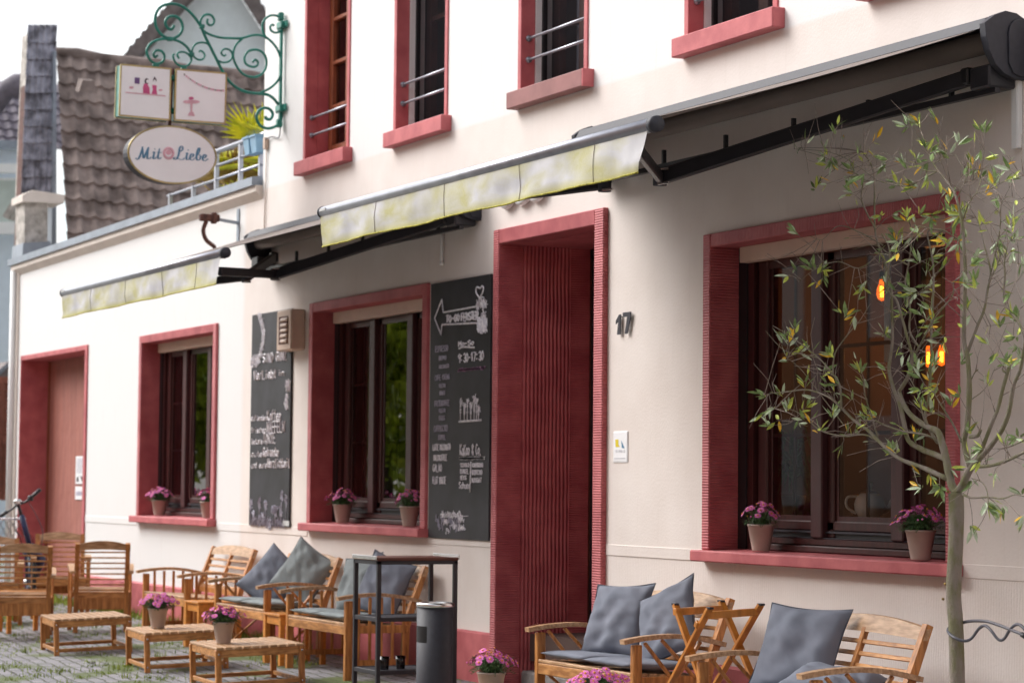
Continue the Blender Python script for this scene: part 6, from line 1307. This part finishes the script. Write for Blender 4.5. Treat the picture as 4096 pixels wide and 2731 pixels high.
    cl = [(z2(385, 190), 9, (.0, 0, 1)), (z2(270, 230), 8, (-.7, 0, .3)), (z2(440, 390), 8, (-.3, 0, .8)), (z2(520, 440), 6, (.4, 0, .3)), (z2(655, 450), 5, (.2, 0, 1)), (z2(250, 560), 7, (-.4, 0, .7)), (z2(420, 590), 9, (-.1, 0, -.2)), (z2(320, 770), 11, (-.2, 0, .1)), (z2(180, 740), 8, (-.5, 0, .4)), (z2(480, 720), 5, (.1, 0, -1)), (z2(1080, 700), 7, (.2, 0, 1)), (z2(1020, 760), 4, (-.6, 0, -.3)), (z2(1230, 720), 8, (.8, 0, 0)), (z2(1060, 830), 2, (.5, 0, 0)),
          (z2(680, 870), 9, (-.2, 0, .9)), (z2(770, 1000), 16, (0, 0, .8)), (z2(720, 1070), 12, (-.4, 0, -.4)), (z2(600, 990), 9, (-.5, 0, .2)), (z2(500, 1080), 10, (.2, 0, -.2)), (z2(280, 1030), 11, (-.3, 0, .3)), (z2(420, 1020), 6, (.5, 0, .2)), (z2(190, 1200), 12, (.1, 0, .7)), (z2(60, 1040), 6, (-.3, 0, 0)), (z2(360, 1200), 7, (-.5, 0, 0)), (z2(560, 1200), 9, (.2, 0, -.2)), (z2(640, 1270), 8, (-.4, 0, -.4)), (z2(820, 1230), 6, (.3, 0, 0)), (z2(960, 1110), 4, (.2, 0, .6)), (z2(740, 1340), 7, (.1, 0, -.5)), (z2(1100, 1330), 12, (0, 0, -.6)), (z2(1260, 1230), 7, (.3, 0, .6)), (z2(1250, 1370), 6, (.4, 0, -.3)), (z2(870, 1400), 3, (.6, 0, -.1)), (z2(480, 1530), 5, (0, 0, .5)), (z2(250, 1300), 4, (.4, 0, .3)), (z2(40, 1380), 8, (-.4, 0, -.1)), (z2(350, 1420), 6, (-.2, 0, .3)),
          (z0(870, 1450), 9, (-.6, 0, .4)), (z0(700, 1400), 10, (-.3, 0, -.6)), (z0(640, 1380), 7, (-.6, 0, .6)), (z0(640, 1270), 3, (.1, 0, 1)), (z0(415, 1270), 3, (-.1, 0, 1)), (z0(560, 1590), 6, (-.2, 0, .3)), (z0(860, 1540), 10, (.2, 0, -.2)),
          (z3(320, 190), 9, (-.1, 0, -.2)), (z3(250, 350), 4, (-.8, 0, 0)), (z3(520, 400), 8, (.2, 0, .3)), (z3(490, 480), 5, (-.1, 0, -.1)), (z3(80, 520), 11, (-.6, 0, .2)), (z3(220, 640), 2, (0, 0, -1)), (z3(520, 560), 3, (.5, 0, .1)), (z3(820, 290), 9, (.1, 0, .3)), (z3(790, 440), 7, (-.2, 0, .2)), (z3(800, 740), 8, (-.1, 0, .2)), (z3(540, 780), 10, (.2, 0, .3)), (z3(500, 910), 8, (-.2, 0, .2)), (z3(520, 1010), 8, (-.2, 0, -.1)), (z3(680, 1110), 8, (.2, 0, .3)), (z3(460, 1180), 5, (-.2, 0, .2)), (z3(540, 1240), 3, (.4, 0, 0)), (z3(370, 1430), 11, (0, 0, .3)), (z3(240, 1400), 4, (-.6, 0, .2)), (z3(840, 1390), 8, (.4, 0, .2)), (z3(1220, 370), 12, (-.2, 0, .3)), (z3(1100, 420), 6, (-.1, 0, .8)), (z3(1240, 540), 6, (-.6, 0, .1)), (z3(1280, 650), 5, (-.3, 0, -.1)), (z3(1260, 1460), 9, (.2, 0, 0)), (z3(150, 1540), 9, (-.3, 0, .3)), (z3(110, 100), 6, (-.5, 0, .1)), (z3(600, 620), 4, (.3, 0, -.6)),
          (z1_(155, 480), 8, (-.3, 0, .8)), (z1_(215, 430), 6, (0, 0, .8)), (z1_(215, 530), 2, (.1, 0, .8)), (z1_(255, 555), 4, (.2, 0, 0)), (z1_(385, 555), 11, (-.1, 0, .6)), (z1_(265, 690), 6, (-.2, 0, .7)), (z1_(60, 755), 9, (-.7, 0, .3)), (z1_(135, 740), 7, (.1, 0, .4)), (z1_(185, 800), 9, (0, 0, .3)), (z1_(90, 825), 6, (-.5, 0, 0)), (z1_(255, 880), 5, (-.3, 0, .4)), (z1_(400, 840), 7, (0, 0, .6)), (z1_(345, 920), 7, (0, 0, .2)), (z1_(465, 940), 4, (0, 0, 0.4)), (z1_(490, 780), 2, (-.1, 0, 1)), (z1_(540, 840), 6, (-.2, 0, .3)), (z1_(590, 840), 7, (-.1, 0, .2)), (z1_(545, 700), 9, (-.1, 0, .3)), (z1_(530, 630), 9, (-.1, 0, .3)), (z1_(470, 365), 9, (.1, 0, .5)), (z1_(420, 340), 3, (-.4, 0, .6)), (z1_(545, 250), 3, (-.7, 0, -.5)), (z1_(290, 130), 9, (-.4, 0, .3)), (z1_(355, 150), 8, (.3, 0, .3)), (z1_(350, 200), 6, (.2, 0, -.5)), (z1_(200, 150), 4, (-.4, 0, .2)), (z1_(690, 1020), 12, (-.3, 0, .2)),
          (z4(110, 35), 5, (-.7, 0, .2)), (z4(290, 240), 8, (-.4, 0, .1)), (z4(440, 260), 9, (.2, 0, -.2)), (z4(470, 340), 2, (0, 0, -1)), (z4(280, 160), 5, (-.4, 0, .2)), (z4(540, 140), 5, (.3, 0, -.2)), (z4(770, 400), 16, (0, 0, -.3)), (z4(850, 400), 9, (.3, 0, -.4)), (z4(660, 540), 7, (-.4, 0, -.3)), (z4(650, 240), 4, (0, 0, -.6)), (z4(985, 300), 4, (.3, 0, .2)), (z4(990, 460), 6, (-.3, 0, -.5)), (z4(740, 70), 2, (.4, 0, .2)), (z4(380, 190), 6, (.5, 0, -.4))]
    allp = [nd[0] for nd in nodes]
    for (x, y), n_, dv in cl:
        q = P(x, y); best = min(nodes, key=lambda nd: (nd[0]-q).length*(1+nd[2]*8)); d = Vector(dv)+Vector((rnd.uniform(-.2, .2), rnd.uniform(-.6, .3), 0)); q.y = best[0].y+rnd.uniform(-.06, .06)
        q = P(x, y, q.y-TY)
        if (best[0]-q).length > .012: tw.tube([best[0], best[0].lerp(q, .5)+Vector((rnd.uniform(-.01, .01), 0, .008)), q], [.0026, .002, .0014], 5)
        cluster(q, d.normalized(), n_, .07)
    for m_, nm in ((tr, 'trunk'), (br_, 'branches'), (tw, 'twigs'), (lf, 'leaves')):
        o = m_.obj(nm, t, fix=False); world_child(o, t)
    b = MB().use('palmd'); 
    for x, y in ((532, 280), (497, 1002), (512, 900)): p = P(*z4(x, y)); b.tube([p+Vector((0, -.030, 0)), p+Vector((0, -.038, .002))], .0065, 8)
    o = b.obj('pruning_cuts', t); world_child(o, t)
    b = MB().use('pot'); b.lathe([(0, 0), (.17, 0), (.22, .30), (.23, .31), (.21, .31), (0, .27)], n=32); pt = thing('tree_tub', 'round taupe tub holding the olive tree, below the frame', 'planter', (foot.x, TY, G(foot.x))); b.obj('tub', pt)
    return TY
TYY = build_tree()
# grey cable lashed round the trunk
z4 = lambda x, y: (3500+x/1.684, 1800+y/1.684)
ca = thing('coiled_cable', 'grey cable looped round the olive trunk and waving off to the right', 'cable', tuple(at(*z4(545, 1240), 1, TYY)))
c1 = [(570, 1165, .045), (640, 1150, .02), (740, 1150, 0), (830, 1175, 0), (920, 1210, 0), (1010, 1245, 0), (1150, 1290, 0)]
c2 = [(580, 1170, .05), (535, 1178, .04), (500, 1195, 0), (492, 1220, -.03), (530, 1258, -.055), (600, 1283, -.03), (650, 1265, 0), (700, 1200, .01), (740, 1180, 0), (780, 1210, -.01), (830, 1272, 0), (870, 1268, .01), (910, 1205, 0), (955, 1172, 0), (1000, 1195, -.01), (1060, 1290, 0), (1120, 1240, 0)]
b = MB().use('cable')
for c in (c1, c2): b.tube(smoothline([at(*z4(x, y), 1, TYY+d) for x, y, d in c], 6), .0075, 8)
b.use('anthrad'); b.tube([at(*z4(990, 1240), 1, TYY), at(*z4(1015, 1255), 1, TYY)], .013, 8); o = b.obj('cable', ca); world_child(o, ca)
# ------------------------------------------------------------------ bicycle by the gateway
BKX = -27.0
bk = thing('bicycle', 'navy blue bicycle with a wire basket parked by the red gateway', 'bicycle', (BKX, -.9, G(BKX)))
BC = 26.2
def bp_(px, py, dc=0): return PX(px, py, BC+dc)
def wheel(c, R, ax):
    b = MB().use('tyre'); ax = Vector(ax).normalized(); u = ax.orthogonal().normalized(); v = ax.cross(u); C = [c+(u*math.cos(a)+v*math.sin(a))*R for a in [i*6.2832/36 for i in range(37)]]
    b.tube(C, .022, 6, cap=False); w_ = b.obj('wheel', bk); world_child(w_, bk)
    b = MB().use('steel'); b.tube([c+(p-c)*.93 for p in C], .009, 5, cap=False)
    for i in range(0, 36, 3): b.tube([c, c+(C[i]-c)*.93], .0015, 3)
    b.tube([c-ax*.05, c+ax*.05], .02, 8); b.obj('rim_and_spokes', w_)
hd = bp_(80, 2175)
fc = bp_(130, 2360); fc.z = G(BKX, fc.y)+.345; dr = Vector((-.95, .20, 0)).normalized(); rc_ = fc+dr*1.02
wheel(fc, .33, (dr.y, -dr.x, 0)); wheel(rc_, .33, (dr.y, -dr.x, 0))
b = MB().use('navy'); st_ = bp_(87, 2040); lo = bp_(118, 2180); bb_ = bp_(165, 2235); bb_2 = fc.lerp(rc_, .5)+Vector((0, 0, -.06)); seat_ = fc.lerp(rc_, .62)+Vector((0, 0, .30))
b.tube([st_+Vector((0, 0, -.05)), lo], .030, 8); b.tube([lo, bb_, bb_2], [.045, .05, .045], 8); b.tube([bb_2, seat_], .018, 8); b.tube([bb_2, rc_], .014, 6); b.tube([seat_+Vector((0, 0, -.12)), rc_], .012, 6)
sd3 = Vector((dr.y, -dr.x, 0))
for q in (-1, 1): b.tube([lo+sd3*.05*q, fc+sd3*.05*q], .014, 6)
o = b.obj('frame', bk); world_child(o, bk)
b = MB().use('anthrad'); hb = bp_(72, 2018); b.tube(smoothline([bp_(0, 2062), bp_(40, 2040), hb, bp_(110, 2002), bp_(160, 1958)]), .013, 8); b.tube([bp_(112, 2000), bp_(162, 1956)], .020, 8); b.tube([bp_(0, 2065), bp_(30, 2045)], .02, 8); b.box(bp_(122, 1992), (.07, .05, .06), .01); b.tube([hb, st_+Vector((0, 0, -.06))], .018, 8)
b.use('steel'); b.box(bp_(70, 2008), (.09, .08, .07), .02); b.use('cable'); b.tube(smoothline([bp_(110, 2000), bp_(140, 2050), bp_(170, 2120), bp_(165, 2180)]), .004, 4); b.tube(smoothline([bp_(90, 2040), bp_(60, 2070), bp_(65, 2120), bp_(90, 2150)]), .004, 4); o = b.obj('handlebar', bk); world_child(o, bk)
b = MB().use('black'); b.box(seat_+Vector((0, 0, .03)), (.24, .14, .05), .02); o = b.obj('saddle', bk); world_child(o, bk)
b = MB().use('chalk')
bk0 = bp_(16, 2075)
for i in range(7):
    for s_ in (-1, 1):
        for yy in (0, 1): b.tube([bk0+Vector((-.16*0, -.20+i*.066, -.0)), bk0+Vector((0, -.20+i*.066+s_*.16, -.30))], .004, 3)
b.bb(bk0.x-.26, bk0.x, bk0.y-.24, bk0.y+.24, bk0.z-.01, bk0.z+.01); b.bb(bk0.x-.25, bk0.x-.01, bk0.y-.2, bk0.y+.2, bk0.z-.31, bk0.z-.30); o = b.obj('basket', bk); world_child(o, bk)
# litter
for k, (x, y) in enumerate(((-19.9, -2.75), (-18.0, -1.2), (-20.2, -2.0), (-17.9, -2.6), (-21.2, -2.7))):
    t = thing('fallen_leaf', ('pale fallen leaf on the cobbles left of the middle table', 'fallen leaf under the bench behind the shelf', 'pale scrap between the first two low tables', 'dry leaf in front of the nearest table', 'dry fallen leaf near the farthest table')[k], 'leaf', (x, y, G(x, y)+.004), k)
    b = MB().use('litter' if k % 2 else 'pier'); s_ = .05; b.add([(-s_, 0, .002), (0, -s_*.5, .012), (s_, 0, .003), (0, s_*.5, .001)], [(0, 1, 2), (0, 2, 3)]); b.obj('leaf_blade', t, fix=False)
bpy.context.view_layer.update()
